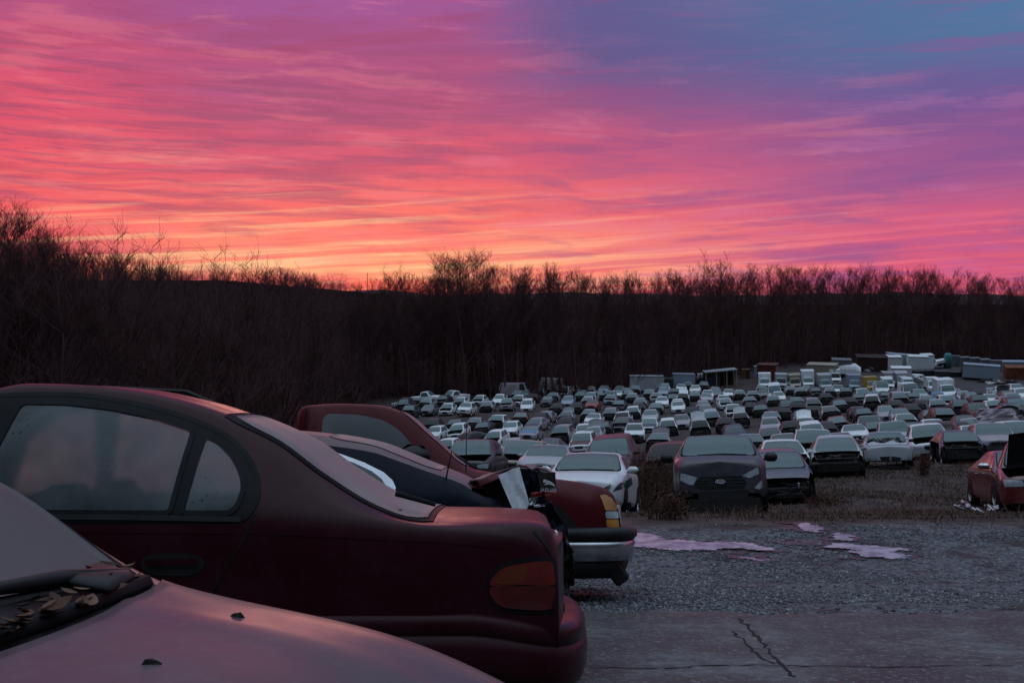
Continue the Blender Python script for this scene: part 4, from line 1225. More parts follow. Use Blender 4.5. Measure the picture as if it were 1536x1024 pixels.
GA = [rpoly(tr_side(la, MA, q, 1), .03) for q in ([(-250, 768), (-150, 655), (-62, 606), (-6, 600), (-70, 768)], [(-48, 767), (-20, 700), (33, 602), (100, 603), (170, 611), (235, 625), (292, 644), (256, 769)], [(272, 769), (309, 652), (330, 661), (350, 682), (362, 705), (367, 730), (358, 756), (345, 769)])]
def clsA(x, v, sd, z):
    if sd and 3 < v < 4.2 and any(inpoly(g, x, z) for g in GA): return None
    if sd == 0 and x < 0: return 'rear_panel'
    if x > 1.2 and v > 3.8 and x < 2.28: return 'hood'
    if x < -1.74 and v > 4.0: return 'trunk_lid'
    if sd and .25 < v < 3:
        if -.98 < x < .12: return 'rear_door' + str(sd)
        if .12 < x < 1.05: return 'front_door' + str(sd)
    return 'body'
for k, (v, f) in skin(la, clsA, nx=150, nv=9, xdense=[-.98, .12, 1.05]).items():
    mesh_obj(k.replace('-1', '').replace('1', ''), v, f, M['burgundy'], A)
mb = MB(); mb.box((0, 0, .48), (3.6, 1.36, .5), None, .05); mb.build('underbody', M['under'], A)
fr = tr_side(la, MA, [(-260, 780), (-150, 640), (-60, 598), (30, 591), (120, 592), (200, 604), (270, 622), (318, 641), (350, 660), (374, 688), (387, 718), (386, 748), (372, 772), (360, 779)], 1)
fr = fr[:3] + catmull(fr[3:], 4)
def frame_mesh(lf, outer, holes, side, res=.011, off=.004):
    xs = np.arange(min(p[0] for p in outer), max(p[0] for p in outer), res); zs = np.arange(min(p[1] for p in outer), max(p[1] for p in outer), res)
    V = []; Fc = []; idx = {}
    def vid(i, j):
        if (i, j) not in idx:
            idx[(i, j)] = len(V); x, z = xs[0] + i * res, zs[0] + j * res; V.append((x, side * (lf.side_y(x, z) + off), z))
        return idx[(i, j)]
    for i in range(len(xs)):
        for j in range(len(zs)):
            x, z = xs[i] + res / 2, zs[j] + res / 2
            if inpoly(outer, x, z) and not any(inpoly(h_, x, z) for h_ in holes):
                f = (vid(i, j), vid(i+1, j), vid(i+1, j+1), vid(i, j+1)); Fc.append(f if side < 0 else f[::-1])
    return V, Fc
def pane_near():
    m, nt, b = newmat('fogged_glow_tint_pane'); oc = objcoord(nt)
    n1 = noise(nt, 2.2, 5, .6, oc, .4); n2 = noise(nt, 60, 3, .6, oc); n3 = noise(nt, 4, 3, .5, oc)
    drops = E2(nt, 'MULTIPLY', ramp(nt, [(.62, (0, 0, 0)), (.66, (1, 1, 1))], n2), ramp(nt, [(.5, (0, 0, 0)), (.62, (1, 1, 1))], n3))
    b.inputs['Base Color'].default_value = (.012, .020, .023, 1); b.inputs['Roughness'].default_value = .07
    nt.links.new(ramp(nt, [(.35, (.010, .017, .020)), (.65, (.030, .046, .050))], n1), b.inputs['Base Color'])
    tp = nt.nodes.new('ShaderNodeBsdfRefraction'); tp.inputs['Color'].default_value = (.85, .50, .46, 1); tp.inputs['Roughness'].default_value = .6; tp.inputs['IOR'].default_value = 1.03  # reddish tint put into the glass for sunset glow through the cabin
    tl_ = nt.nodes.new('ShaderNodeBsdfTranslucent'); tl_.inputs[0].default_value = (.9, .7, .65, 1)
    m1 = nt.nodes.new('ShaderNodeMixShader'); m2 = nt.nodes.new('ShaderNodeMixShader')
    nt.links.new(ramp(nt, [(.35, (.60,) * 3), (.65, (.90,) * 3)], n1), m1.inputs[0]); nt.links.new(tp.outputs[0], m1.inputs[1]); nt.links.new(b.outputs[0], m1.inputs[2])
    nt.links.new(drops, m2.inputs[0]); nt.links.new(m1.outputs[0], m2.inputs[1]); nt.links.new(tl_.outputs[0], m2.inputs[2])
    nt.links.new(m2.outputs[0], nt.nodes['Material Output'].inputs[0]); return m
def pane_far():
    m, nt, b = newmat('frosted_far_pane'); oc = objcoord(nt); n1 = noise(nt, 6, 6, .65, oc, .5)
    tl_ = nt.nodes.new('ShaderNodeBsdfTranslucent'); tp = nt.nodes.new('ShaderNodeBsdfTransparent'); m1 = nt.nodes.new('ShaderNodeMixShader')
    nt.links.new(ramp(nt, [(.38, (.35, .33, .33)), (.62, (.8, .76, .76))], n1), tl_.inputs[0]); m1.inputs[0].default_value = .9
    nt.links.new(tp.outputs[0], m1.inputs[1]); nt.links.new(tl_.outputs[0], m1.inputs[2]); nt.links.new(m1.outputs[0], nt.nodes['Material Output'].inputs[0]); return m
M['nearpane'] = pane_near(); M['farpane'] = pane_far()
for sd in (1, -1):
    fm_ = part('window_frame', frame_mesh(la, fr, GA, sd), M['rubber'], A)
    seam(la, list(fr) + [fr[0]], sd, .020, .006, 'frame_edge', fm_)
    for g in GA: seam(la, list(g) + [g[0]], sd, .022, .010, 'glass_seal', fm_)
    for g, nm_ in zip(GA, ('front_window', 'rear_window', 'quarter_window')):
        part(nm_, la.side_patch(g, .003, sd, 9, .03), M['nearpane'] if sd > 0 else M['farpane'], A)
st_m = plain('dark_seat_cloth', (.030, .026, .026), .9, var=.3)
for y in (-.36, .36):
    mb = MB(); mb.box((.02, y, .74), (.16, .50, .56), Euler((0, -.25, 0)), .06); mb.build('front_seat', st_m, A)
mb = MB(); mb.box((-1.02, 0, .80), (.18, 1.24, .5), Euler((0, -.3, 0)), .06); mb.build('rear_seat', st_m, A)
mb = MB(); mb.box((-1.36, 0, .90), (.5, 1.2, .03)); mb.build('parcel_shelf', st_m, A)
bl = tr_side(la, MA, [(-260, 779), (0, 774), (180, 775), (362, 778)], 1); seam(la, bl, 1, .022, .012, 'belt_moulding', A, M['trim'])
seam(la, tr_side(la, MA, [(-200, 799), (0, 796), (200, 797), (350, 799)], 1), 1, .008, .004, 'body_crease', A, M['burgundy'])
seam(la, tr_side(la, MA, [(384, 770), (372, 795), (362, 815), (345, 842), (322, 880), (300, 930)], 1), 1, .009, .003, 'panel_gap', A)
seam(la, tr_side(la, MA, [(376, 799), (500, 804), (560, 807), (660, 812), (748, 820)], 1), 1, .007, .004, 'body_crease', A, M['burgundy'])
dh = tr_side(la, MA, [(212, 842), (222, 833), (255, 829), (290, 831), (306, 840), (302, 855), (280, 863), (235, 862), (216, 854)], 1)
hd = part('door_handle', la.side_patch(smoothpoly(dh), .004, 1, 4, .03), M['under'], A)
part('handle_bar', la.side_patch(rpoly(tr_side(la, MA, [(218, 838), (300, 836), (301, 846), (219, 848)], 1), .015), .022, 1, 3, .03), M['burgundy'], hd)
# rear glass, its black edge and the antenna stub
part('rear_glass_edge', la.top_patch(-1.76, -.80, 4.02, .004, 18, 12, 0, .3), M['rubber'], A)
part('rear_glass', la.top_patch(-1.73, -.84, 4.14, .010, 20, 14, 0, .45), M['paleglass'], A)
mb = MB(); a_ = Vector((-1.70, .50, .93)); mb.tube([a_ + Vector((.12, .05, .055)), a_ + Vector((-.06, .06, .005))], [.014, .010], 7); mb.build('glass_seal_end', M['rubber'], A)
mb = MB(); zz = lambda x, y: la.top_z(x, y) + .02
mb.tube([(.25, -.42, zz(.25, -.42) - .02), (.1, -.42, zz(.1, -.42) + .02), (-.35, -.42, zz(-.35, -.42) + .02), (-.52, -.42, zz(-.52, -.42) - .02)], .012, 6); mb.build('roof_rail', M['trim'], A)
# tail light
tl = tr_side(la, MA, [(731, 884), (733, 866), (739, 854), (756, 843), (783, 837), (810, 834), (831, 836), (835, 850), (836, 870), (833, 900), (830, 918), (808, 921), (783, 920), (755, 916), (738, 907)], 1)
tb = part('tail_light', la.side_patch(smoothpoly(tl, 3), .004, 1, 6, .02), M['rubber'], A)
t1 = tr_side(la, MA, [(737, 878), (742, 862), (757, 850), (785, 844), (812, 841), (828, 843), (830, 858), (830, 876), (782, 876)], 1)
t2 = tr_side(la, MA, [(736, 880), (782, 878), (830, 878), (829, 900), (826, 912), (806, 914), (784, 913), (758, 910), (742, 901)], 1)
part('upper_lens', la.side_patch(smoothpoly(t1, 3), .013, 1, 6, .02), M['lensorange'], tb)
part('amber_lens', la.side_patch(smoothpoly(tr_side(la, MA, [(744, 874), (748, 860), (760, 852), (782, 847), (790, 850), (788, 866), (776, 874)], 1), 3), .016, 1, 5, .02), M['lensamber'], tb)
part('lower_lens', la.side_patch(smoothpoly(t2, 3), .013, 1, 6, .02), M['lensred'], tb)
seam(la, tr_side(la, MA, [(800, 796), (813, 810), (822, 822), (829, 836)], 1), 1, .009, .004, 'trunk_gap', A)
mb = MB(); mb.box((-2.305, .40, .80), (.012, .13, .022), None, .004); mb.build('trunk_badge', M['badge'], A)
# bumper
half = catmull([(-.75, .875), (-1.3, .872), (-1.8, .865), (-2.1, .825), (-2.28, .73), (-2.38, .55), (-2.425, .3), (-2.44, 0)], 6)
path = half + [(x, -y) for x, y in half[-2::-1]]
prof = [(-.08, .505), (-.03, .500), (.0, .488), (.014, .468), (.016, .418), (.008, .412), (.010, .404), (.022, .396), (.026, .35), (.022, .28), (.006, .235), (-.04, .22)]
part('rear_bumper', sweep(path, prof, lambda x, y: -.075 * float(sstep(1.9, 2.4, -x))), M['burgundy'], A)
seam(la, tr_side(la, MA, [(500, 937), (600, 938), (730, 940), (744, 932), (752, 920)], 1), 1, .014, .004, 'bumper_gap', A)
for ax in (1.73, -.84):
    for sd in (1, -1):
        arch_patch(la, ax, .27, .31, sd, A); wheel_parts(A, (ax, sd * (la.side_y(ax, .4) - .08), .29), sd, .29, .19, 5)

# ================================================================== B: wrecked midnight blue sedan
MBm = ground_matrix(-2.23, 7.62, R(-90))
B = empty('wrecked_car', MBm); tag(B, 'midnight blue sedan with its crushed boot, between the burgundy sedan and the dark red pickup', 'sedan')
lb = Loft(**{**TYPES['sedan'], 'W': 1.78, 'rw': .55}, xr=-2.28, xf=2.4, bulge=.02, wend=.80,
          zt=[(2.4, .62), (2.2, .72), (1.25, .93), (1.15, .96), (.3, 1.27), (-.2, 1.33), (-.747, 1.325), (-.895, 1.315), (-1.12, 1.285), (-1.365, 1.235), (-1.477, 1.19), (-1.70, 1.10), (-1.925, 1.02), (-2.06, .965), (-2.2, .90), (-2.28, .80)],
          zb=[(2.4, .5), (1.2, .86), (0, .90), (-1.2, .915), (-1.9, .90), (-2.15, .82), (-2.28, .62)],
          wr=[(2.4, .55), (1.2, .76), (1.15, .74), (.3, .58), (-.4, .55), (-1.0, .56), (-1.5, .64), (-1.9, .70), (-2.28, .62)])
wn = value_noise(31)
def warpB(p):
    x, y, z = p; k = float(sstep(1.75, 2.3, -x))
    if k <= 0: return p
    a = wn(np.array([x * 7 + z * 5]), np.array([y * 5 + z * 9]))[0] - .5; b = wn(np.array([x * 16 + 7]), np.array([z * 15 + y * 9]))[0] - .5
    return (x + k * (.12 * a + .06 * b), y - k * np.sign(y) * (.10 * abs(a) + .05 * b), z + k * (.10 * b - .05 * (1 if z > .8 else 0)))
def clsB(x, v, sd, z):
    if sd == 0 and x < 0 and v > 3.5: return None
    if v > 3.75 and x < -1.98: return None
    if x > 1.2 and v > 3.8 and x < 2.3: return 'hood'
    if v > 3.9: return 'roof'
    if sd and .25 < v < 3 and -.9 < x < .15: return 'rear_door' + str(sd)
    if sd and .25 < v < 3 and .15 < x < 1.1: return 'front_door' + str(sd)
    return 'body'
for k, (v, f) in skin(lb, clsB, nx=130, nv=8, warp=warpB).items():
    mesh_obj(k.replace('-1', '').replace('1', ''), v, f, M['frostlid'] if k == 'roof' else M['midnight'], B)
mb = MB(); mb.box((-.2, 0, .48), (3.5, 1.36, .5), None, .05); mb.box((-1.95, 0, .62), (.7, 1.2, .30), None, .04); mb.build('underbody', M['under'], B)
o_ = tr_side(lb, MBm, [(380, 668), (430, 664), (474, 669.5), (510, 680), (546, 693), (576, 708), (589, 720), (594, 731), (590, 741), (560, 748), (380, 748)], 1)
ch = part('window_surround', lb.side_patch(o_, .006, 1, 6, .04), M['chromeband'], B)
i_ = tr_side(lb, MBm, [(370, 674), (430, 671), (470, 674), (500, 682), (532, 694), (558, 706), (573, 718), (579, 728), (574, 736), (550, 742), (370, 742)], 1)
part('quarter_window', lb.side_patch(i_, .012, 1, 6, .04), M['nearglass'], B)
part('rear_glass', lb.top_patch(-1.78, -1.05, 4.18, .006, 14, 10), M['paleglass'], B)
part('windscreen', lb.top_patch(.32, 1.14, 4.15, .006), M['glass'], B)
for ax in (1.45, -1.25):
    for sd in (1, -1): arch_patch(lb, ax, .31, .37, sd, B); wheel_parts(B, (ax, sd * (lb.side_y(ax, .4) - .08), .31), sd, .31, .2, 5)
BI = MBm.inverted()
def crump(name, polys, mat, th=.006, seed=1, amp=.018, n=9):
    """crumpled sheet metal through four photo corners at given depths"""
    V = []; Fc = []; vn = value_noise(seed)
    for poly in polys:
        c = [BI @ P(*q) for q in poly]; o = len(V)
        nn = ((c[1] - c[0]).cross(c[3] - c[0])).normalized()
        for lay in (1, -1):
            for i in range(n + 1):
                for j in range(n + 1):
                    s_, t_ = i / n, j / n
                    p = c[0].lerp(c[1], s_).lerp(c[3].lerp(c[2], s_), t_)
                    h_ = (vn(np.array([s_ * 3.1 + o]), np.array([t_ * 3.3 + seed]))[0] - .5) * 2 * amp + (abs(((s_ * 2.3 + t_ * 1.7 + seed) % 1) - .5) - .25) * amp
                    V.append(p + nn * (h_ + lay * th / 2))
        q = (n + 1) ** 2
        for lay in range(2):
            for i in range(n):
                for j in range(n):
                    f = (o + lay*q + i*(n+1)+j, o + lay*q + (i+1)*(n+1)+j, o + lay*q + (i+1)*(n+1)+j+1, o + lay*q + i*(n+1)+j+1)
                    Fc.append(f if lay == 0 else f[::-1])
        ring = [(i, 0) for i in range(n)] + [(n, j) for j in range(n)] + [(i, n) for i in range(n, 0, -1)] + [(0, j) for j in range(n, 0, -1)]
        for a, b in zip(ring, ring[1:] + ring[:1]):
            A_, B_ = o + a[0]*(n+1)+a[1], o + b[0]*(n+1)+b[1]; Fc.append((A_, A_ + q, B_ + q, B_))
    return mesh_obj(name, V, Fc, mat, B, False)
# buckled boot lid: a tent of frosted metal over a dark hollow
crump('boot_lid', [[(704, 722, 7.2), (776, 699, 7.25), (792, 697, 8.1), (712, 718, 8.3)], [(776, 699, 7.25), (808, 702, 7.3), (834, 708, 8.0), (792, 697, 8.1)]], M['frostlid'], .008, 3, .012)
crump('boot_cavity', [[(722, 728, 7.4), (782, 702, 7.45), (812, 762, 7.4), (742, 772, 7.4)]], M['under'], .02, 5, .03)
crump('torn_panel', [[(747, 713, 7.02), (779, 699, 7.05), (797, 768, 6.98), (776, 780, 6.92)]], M['whitepanel'], .004, 8, .014)
crump('lid_rear_face', [[(783, 702, 7.2), (808, 707, 7.1), (815, 748, 7.08), (795, 742, 7.18)]], M['midnight'], .008, 9, .03)
bp = crump('badge_panel', [[(806, 709, 7.04), (832, 708, 7.12), (835, 739, 7.12), (812, 740, 7.02)]], M['under'], .008, 11, .004)
crump('broken_lamp', [[(797, 738, 7.02), (813, 737, 7.0), (814, 744, 7.0), (797, 745, 7.02)], [(815, 737, 7.0), (835, 736, 7.08), (836, 741, 7.08), (816, 743, 7.0)]], M['redlens'], .02, 12, .006, 4)
crump('broken_lamp', [[(701, 724, 6.84), (726, 730, 6.86), (728, 733, 6.9), (706, 731, 6.84)]], M['lensorange'], .012, 13, .006, 4)
crump('crushed_bumper_skin', [[(794, 756, 6.98), (826, 748, 6.94), (846, 786, 6.96), (786, 786, 6.92)], [(786, 786, 6.92), (846, 786, 6.96), (838, 800, 7.0), (800, 798, 6.96)]], M['midnight'], .008, 14, .05, 12)
crump('bent_bracket', [[(794, 747, 6.95), (806, 745, 6.95), (802, 757, 6.95), (794, 757, 6.95)]], M['alloy'], .006, 15, .012, 4)
crump('bent_bracket', [[(800, 757, 6.93), (818, 755, 6.93), (818, 758, 6.93), (801, 760, 6.93)]], M['alloy'], .006, 16, .008, 4)
crump('hanging_bumper', [[(830, 785, 7.0), (846, 800, 7.0), (862, 828, 7.02), (846, 842, 7.0)], [(838, 838, 7.0), (858, 830, 7.02), (862, 878, 7.04), (842, 880, 7.0)], [(836, 880, 7.0), (854, 876, 7.0), (858, 908, 7.0), (838, 915, 7.0)]], M['trim'], .02, 17, .05, 8)
crump('bent_bracket', [[(842, 921, 7.0), (856, 917, 7.0), (855, 928, 6.98), (842, 930, 7.0)]], M['alloy'], .006, 18, .01, 4)
mb = MB(); q_ = random.Random(5)
for k in range(7):
    x0 = q_.uniform(818, 836); mb.tube([BI @ P(x0, 785 + q_.uniform(-8, 6), 7.0), BI @ P(x0 + q_.uniform(0, 12), 812, 6.98), BI @ P(836 + q_.uniform(0, 16), 845 + q_.uniform(0, 30), 7.0)], q_.uniform(.004, .009), 5)
mb.build('loose_wiring', M['rubber'], B)
# leaping-cat emblem and lettering on the badge panel
cat_px = [(814.5, 722.0), (815.5, 719.5), (818.5, 719.0), (821, 720.6), (825, 721.6), (829, 724.0), (832.5, 727.5), (831.3, 727.8), (832.8, 730.2), (829.5, 728.0), (827.5, 727.0), (824, 726.0), (821.0, 726.0), (818.8, 727.0), (816.6, 726.4), (818.4, 725.2), (819.4, 723.9), (817.4, 723.4), (815.6, 723.6)]
mb = MB(); mb.sheet([BI @ P(x, y, 6.985) for x, y in cat_px], .004); mb.build('leaping_cat_emblem', M['badge'], B)
pc = BI @ P(823, 734.6, 6.985); ex = (BI.to_3x3() @ Vector((1, 0, 0))).normalized(); ez = (BI.to_3x3() @ Vector((0, 0, 1))).normalized(); ey = ez.cross(ex)
Rm = Matrix((ex, ez, ex.cross(ez))).transposed()
text_mesh('JAGUAR', .028, M['badge'], Matrix.Translation(pc) @ Rm.to_4x4(), B)
for (a, b, r_) in (((676, 740), (680, 692), .006), ((697, 706), (699, 636), .004)):
    pass
# whip aerials rising behind the blue wreck
mb = MB(); p0 = BI @ P(668, 722, 7.05); mb.tube([p0, BI @ P(671, 708, 7.05), BI @ P(678, 675, 7.05)], [.006, .005, .003], 5); mb.build('aerial', M['rubber'], B)

# ================================================================== C: dark red pickup
MC = ground_matrix(-1.54, 9.68, R(90))
C_ = empty('pickup_truck', MC); tag(C_, 'dark red pickup truck with chrome bumper and amber corner lamp, behind the crushed blue sedan', 'pickup truck')
lc = Loft(**{**TYPES['pickup'], **dict(W=1.74, H=1.63, rw=.60, belt=1.02, cowl=1.18, head=.6, rr=-.1, dk=-.2, xr=-.25, xf=2.40, sill=.36)}, bulge=.06, fend=.84, nose=.25, wend=.9,
          zt=[(2.40, .80), (2.36, .885), (2.2, .955), (1.9, 1.0), (1.25, 1.075), (1.18, 1.10), (.9, 1.335), (.62, 1.565), (.42, 1.618), (.1, 1.632), (-.1, 1.622), (-.19, 1.575), (-.25, 1.25)],
          zb=[(2.4, .66), (2.2, .80), (1.2, .97), (.5, 1.0), (-.25, 1.01)])
def clsC(x, v, sd, z):
    if x > 1.22 and v > 3.75 and x < 2.32: return 'hood'
    if sd and .25 < v < 3 and -.05 < x < 1.12: return 'door' + str(sd)
    return 'cab'
for k, (v, f) in skin(lc, clsC, nx=110, nv=8, xdense=[-.05, 1.12]).items():
    mesh_obj(k.replace('-1', '').replace('1', ''), v, f, M['truckred'], C_)
mb = MB(); mb.box((1.0, 0, .58), (2.5, 1.34, .5), None, .05); mb.box((1.66, 0, .62), (1.1, 1.5, .4), None, .05); mb.build('underbody', M['under'], C_)
part('side_window', lc.side_patch(rpoly(tr_side(lc, MC, [(482, 706), (484, 628), (492, 620), (540, 622), (575, 630), (600, 645), (640, 694), (646, 706)], -1), .05), .006, -1, 7, .04), M['nearglass'], C_)
part('windscreen', lc.top_patch(.62, 1.17, 4.14, .008, 16, 12), M['glass'], C_)
seam(lc, tr_side(lc, MC, [(460, 612), (458, 650), (456, 720)], -1), -1, .008, .004, 'panel_gap', C_)
mir = MB(); pm_ = MC.inverted() @ P(622, 682, 8.62); mir.box(pm_, (.24, .16, .15), Euler((0, .12, 0)), .06); mir.box(pm_ + Vector((.05, .1, -.06)), (.06, .2, .05), None, .02)
mir.build('wing_mirror', M['trim'], C_, True)
wp = MB(); a_ = lambda x, y: (x, y, lc.top_z(x, y) + .015)
wp.tube([a_(1.24, -.55), a_(1.06, -.25), a_(1.02, .2)], .012, 5); wp.tube([a_(1.24, .15), a_(1.10, .4), a_(1.05, .65)], .012, 5); wp.build('wipers', M['rubber'], C_)
wp = MB(); p0 = MC.inverted() @ P(699, 708, 8.95); wp.tube([p0, MC.inverted() @ P(700, 636, 8.95)], [.005, .003], 5); wp.build('aerial', M['rubber'], C_)
for nm_, pts, mt in (('amber_lamp', [(899, 742), (908, 741), (918, 747), (925, 757), (926, 765), (908, 765), (904, 752)], M['amber']), ('headlight', [(908, 766.5), (927, 766.5), (928, 777), (909, 777)], M['lamp']), ('amber_lamp', [(909, 778.5), (928, 778.5), (929, 798), (911, 797)], M['amber'])):
    part(nm_, lc.side_patch(rpoly(tr_side(lc, MC, pts, -1), .012, 2), .008, -1, 4, .02), mt, C_)
for y in (-.52, .52):
    part('headlight', lc.cap_patch([(y - .2, .78), (y + .2, .78), (y + .2, .62), (y - .2, .62)], .008), M['lamp'], C_)
part('grille', lc.cap_patch([(-.3, .78), (.3, .78), (.3, .62), (-.3, .62)], .008), M['trim'], C_)
hp = catmull([(1.98, -.885), (2.2, -.875), (2.40, -.80), (2.50, -.62), (2.55, -.3), (2.56, 0)], 5); fp = hp + [(x, -y) for x, y in hp[-2::-1]]
part('bumper_strip', sweep(fp, [(-.1, .605), (.0, .60), (.035, .58), (.04, .53), (.02, .508), (-.05, .505)]), M['trim'], C_)
part('chrome_bumper', sweep(fp, [(-.05, .505), (.012, .50), (.022, .46), (.010, .40), (.0, .345), (-.06, .33)]), M['chrome'], C_)
part('air_dam', sweep([(x - .03, y * .97) for x, y in fp], [(-.02, .345), (.0, .32), (-.03, .24), (-.08, .20)]), M['trim'], C_)
for ax, sds in ((1.66, (1, -1)), (-1.25, (1, -1))):
    for sd in sds:
        if ax > 0: arch_patch(lc, ax, .38, .46, sd, C_)
        wheel_parts(C_, (ax, sd * .78, .35), sd, .35, .22, 5)
mb = MB()
for sd in (1, -1): mb.box((-1.3, sd * .80, .84), (1.98, .12, .44), None, .05)
mb.box((-2.26, 0, .84), (.06, 1.5, .44), None, .02); mb.box((-.33, 0, .84), (.05, 1.5, .44), None, .02); mb.box((-1.3, 0, .64), (1.9, 1.5, .06)); mb.box((-1.3, 0, .5), (1.95, .9, .18))
mb.build('cargo_bed', M['truckred'], C_)
mb = MB(); pp = MC.inverted() @ P(925, 858, 9.0); mb.box(pp, (.20, .05, .13), Euler((.2, .9, .3)), .02); mb.build('broken_valance', M['trim'], C_)

# ================================================================== D: faded silver hood nearest the camera
MD = ground_matrix(-2.097, 2.497, R(66.0))
D = empty('parked_car', MD); tag(D, 'mauve silver car nearest the camera, its faded bonnet filling the lower left corner', 'car')
ld = Loft(L=4.6, W=1.80, H=1.40, belt=.90, cowl=.98, head=.15, rr=-1.0, dk=-1.7, hf=.76, hc=.965, dz=1.0, rw=.58, fend=.72,
          wr=[(2.3, .58), (2.15, .70), (1.6, .755), (1.05, .755), (.98, .75), (.15, .60), (-.4, .58), (-1.0, .57), (-1.7, .74), (-2.3, .6)])
def clsD(x, v, sd, z):
    if x > .96 and v > 4.0 and x < 2.2: return 'scuttle'
    if sd and .25 < v < 3 and -.9 < x < .9: return 'door' + str(sd)
    return 'body'
for k, (v, f) in skin(ld, clsD, nx=110, nv=8).items():
    mesh_obj(k.replace('-1', '').replace('1', ''), v, f, M['under'] if k == 'scuttle' else M['hoodpaint'], D)
mb = MB(); mb.box((0, 0, .46), (3.6, 1.36, .46), None, .05); mb.build('underbody', M['under'], D)
G = []
for i in range(29):
    t_ = i / 28; row = []
    for j in range(33):
        u = -1 + 2 * j / 32
        xr_ = 1.02 + .20 * (1 - u * u) - .02 * abs(u) ** 8; x = xr_ + (2.20 - .22 * u * u - xr_) * t_; w_ = float(ld.wr(x)) + .012
        y = u * w_; row.append((x, y, ld.top_z(x, y) + .030 - .016 * abs(u) ** 6 + .007 * math.exp(-((abs(u) - .62) / .06) ** 2)))
    G.append(row)
part('hood', grid_shell(np.array(G), .002, .022), M['hoodpaint'], D)
part('windscreen_edge', ld.top_patch(.12, .985, 4.0, .004, 16, 12, -.06), M['rubber'], D)
M['mauveglass'] = frosted('dirty_mauve_windscreen', (.060, .042, .052), (.11, .082, .094), .40, 3)
part('windscreen', ld.top_patch(.17, .93, 4.13, .010, 18, 14, -.06), M['mauveglass'], D)
for sd in (1, -1):
    te = top_edge(ld, .05, -.95, 6, .06)
    part('side_window', ld.side_patch(rpoly([(.68, .945)] + te + [(-1.25, .945)], .04), .006, sd, 5, .08), M['nearglass'], D)
for ax in (1.38, -1.35):
    for sd in (1, -1): arch_patch(ld, ax, .31, .37, sd, D); wheel_parts(D, (ax, sd * (ld.side_y(ax, .4) - .08), .31), sd, .31, .2, 5)
def dtop(x, y, h_=0): return Vector((x, y, ld.top_z(x, y) + h_))
wp = MB()
wp.tube([dtop(1.03, .60, .05), dtop(1.00, .45, .055), dtop(.97, .25, .05), dtop(.97, -.1, .05)], [.02, .022, .014, .010], 6)
wp.box(dtop(1.04, .52, .055), (.10, .16, .03), Euler((0, .2, .4)), .012)
wp.tube([dtop(1.10, .05, .04), dtop(1.05, -.2, .05), dtop(1.03, -.6, .04)], [.02, .014, .010], 6)
wp.build('wipers', M['trim'], D, True)
wp = MB(); wp.tube([dtop(1.04, .66, .028), dtop(1.12, .3, .026), dtop(1.15, -.1, .026), dtop(1.1, -.6, .026)], .022, 6); wp.build('cowl_seal', M['rubber'], D, True)
part('cowl_grille', ld.top_patch(.97, 1.16, 4.2, .012, 6, 14, -.12), M['trim'], D)
lv = MB(); q_ = random.Random(9)
for k in range(95):
    u = q_.uniform(-.6, .66); x = 1.02 + .18 * (1 - (u / .72) ** 2) - q_.uniform(.02, .13); c = dtop(x, u, q_.uniform(.035, .06)); a = q_.uniform(0, 6.28); s_ = q_.uniform(.015, .035)
    e1 = Vector((math.cos(a), math.sin(a), q_.uniform(-.35, .35))) * s_ * 1.15; e2 = Vector((-math.sin(a), math.cos(a), q_.uniform(-.3, .3))) * s_ * .55; up_ = Vector((0, 0, s_ * q_.uniform(.15, .6)))
    vs = []
    for t_, w_ in ((-1, 0), (-.6, .7), (-.1, 1), (.4, .75), (.75, .35), (1, 0)):
        m_ = c + e1 * t_ + up_ * (t_ * t_ - .3)
        vs += [m_ + e2 * w_ + up_ * .5 * w_, m_ - up_ * .15, m_ - e2 * w_ + up_ * .5 * w_]
    lv.add(vs, [f for i in range(5) for f in ((3*i, 3*i+1, 3*i+4, 3*i+3), (3*i+1, 3*i+2, 3*i+5, 3*i+4))])
M['leaf'] = straw('dead_leaf', (.045, .022, .016), (.20, .11, .075))
lo = lv.build('dead_leaves', M['leaf']); lo.matrix_world = MD; tag(lo, 'dead leaves and twigs gathered in the windscreen cowl of the mauve silver car', 'leaves', kind='stuff')
for px, py, s_, lab in ((355, 922, .017, 'small black chip lying on the mauve bonnet, farther one'), (227, 994, .019, 'small black chip lying on the mauve bonnet, nearer one')):
    o, d = lray(MD, px, py); best = None
    for t_ in np.arange(1.5, 4.5, .004):
        p = o + d * float(t_)
        if ld.xr < p.x < ld.xf and abs(p.y) < .72 and p.z < ld.top_z(p.x, p.y) + .034: best = p; break
    if best is not None:
        mb = MB(); mb.add([Vector(v) for v in ((-s_*1.3, -.3*s_, 0), (s_*1.1, -s_*.7, 0), (s_*1.4, s_*.3, 0), (-.2*s_, s_*.8, 0), (-s_*.6, -.1*s_, s_*.9), (s_*.7, -.2*s_, s_*.6), (.1*s_, s_*.4, s_*.8))],
                          [(3, 2, 1, 0), (0, 1, 5, 4), (1, 2, 5), (2, 3, 6, 5), (3, 0, 4, 6), (4, 5, 6)])
        ob = mb.build('debris_chip', M['under']); ob.matrix_world = MD @ Matrix.Translation(best - Vector((0, 0, .008))) @ Matrix.Rotation(px, 4, 'Z'); tag(ob, lab, 'debris')

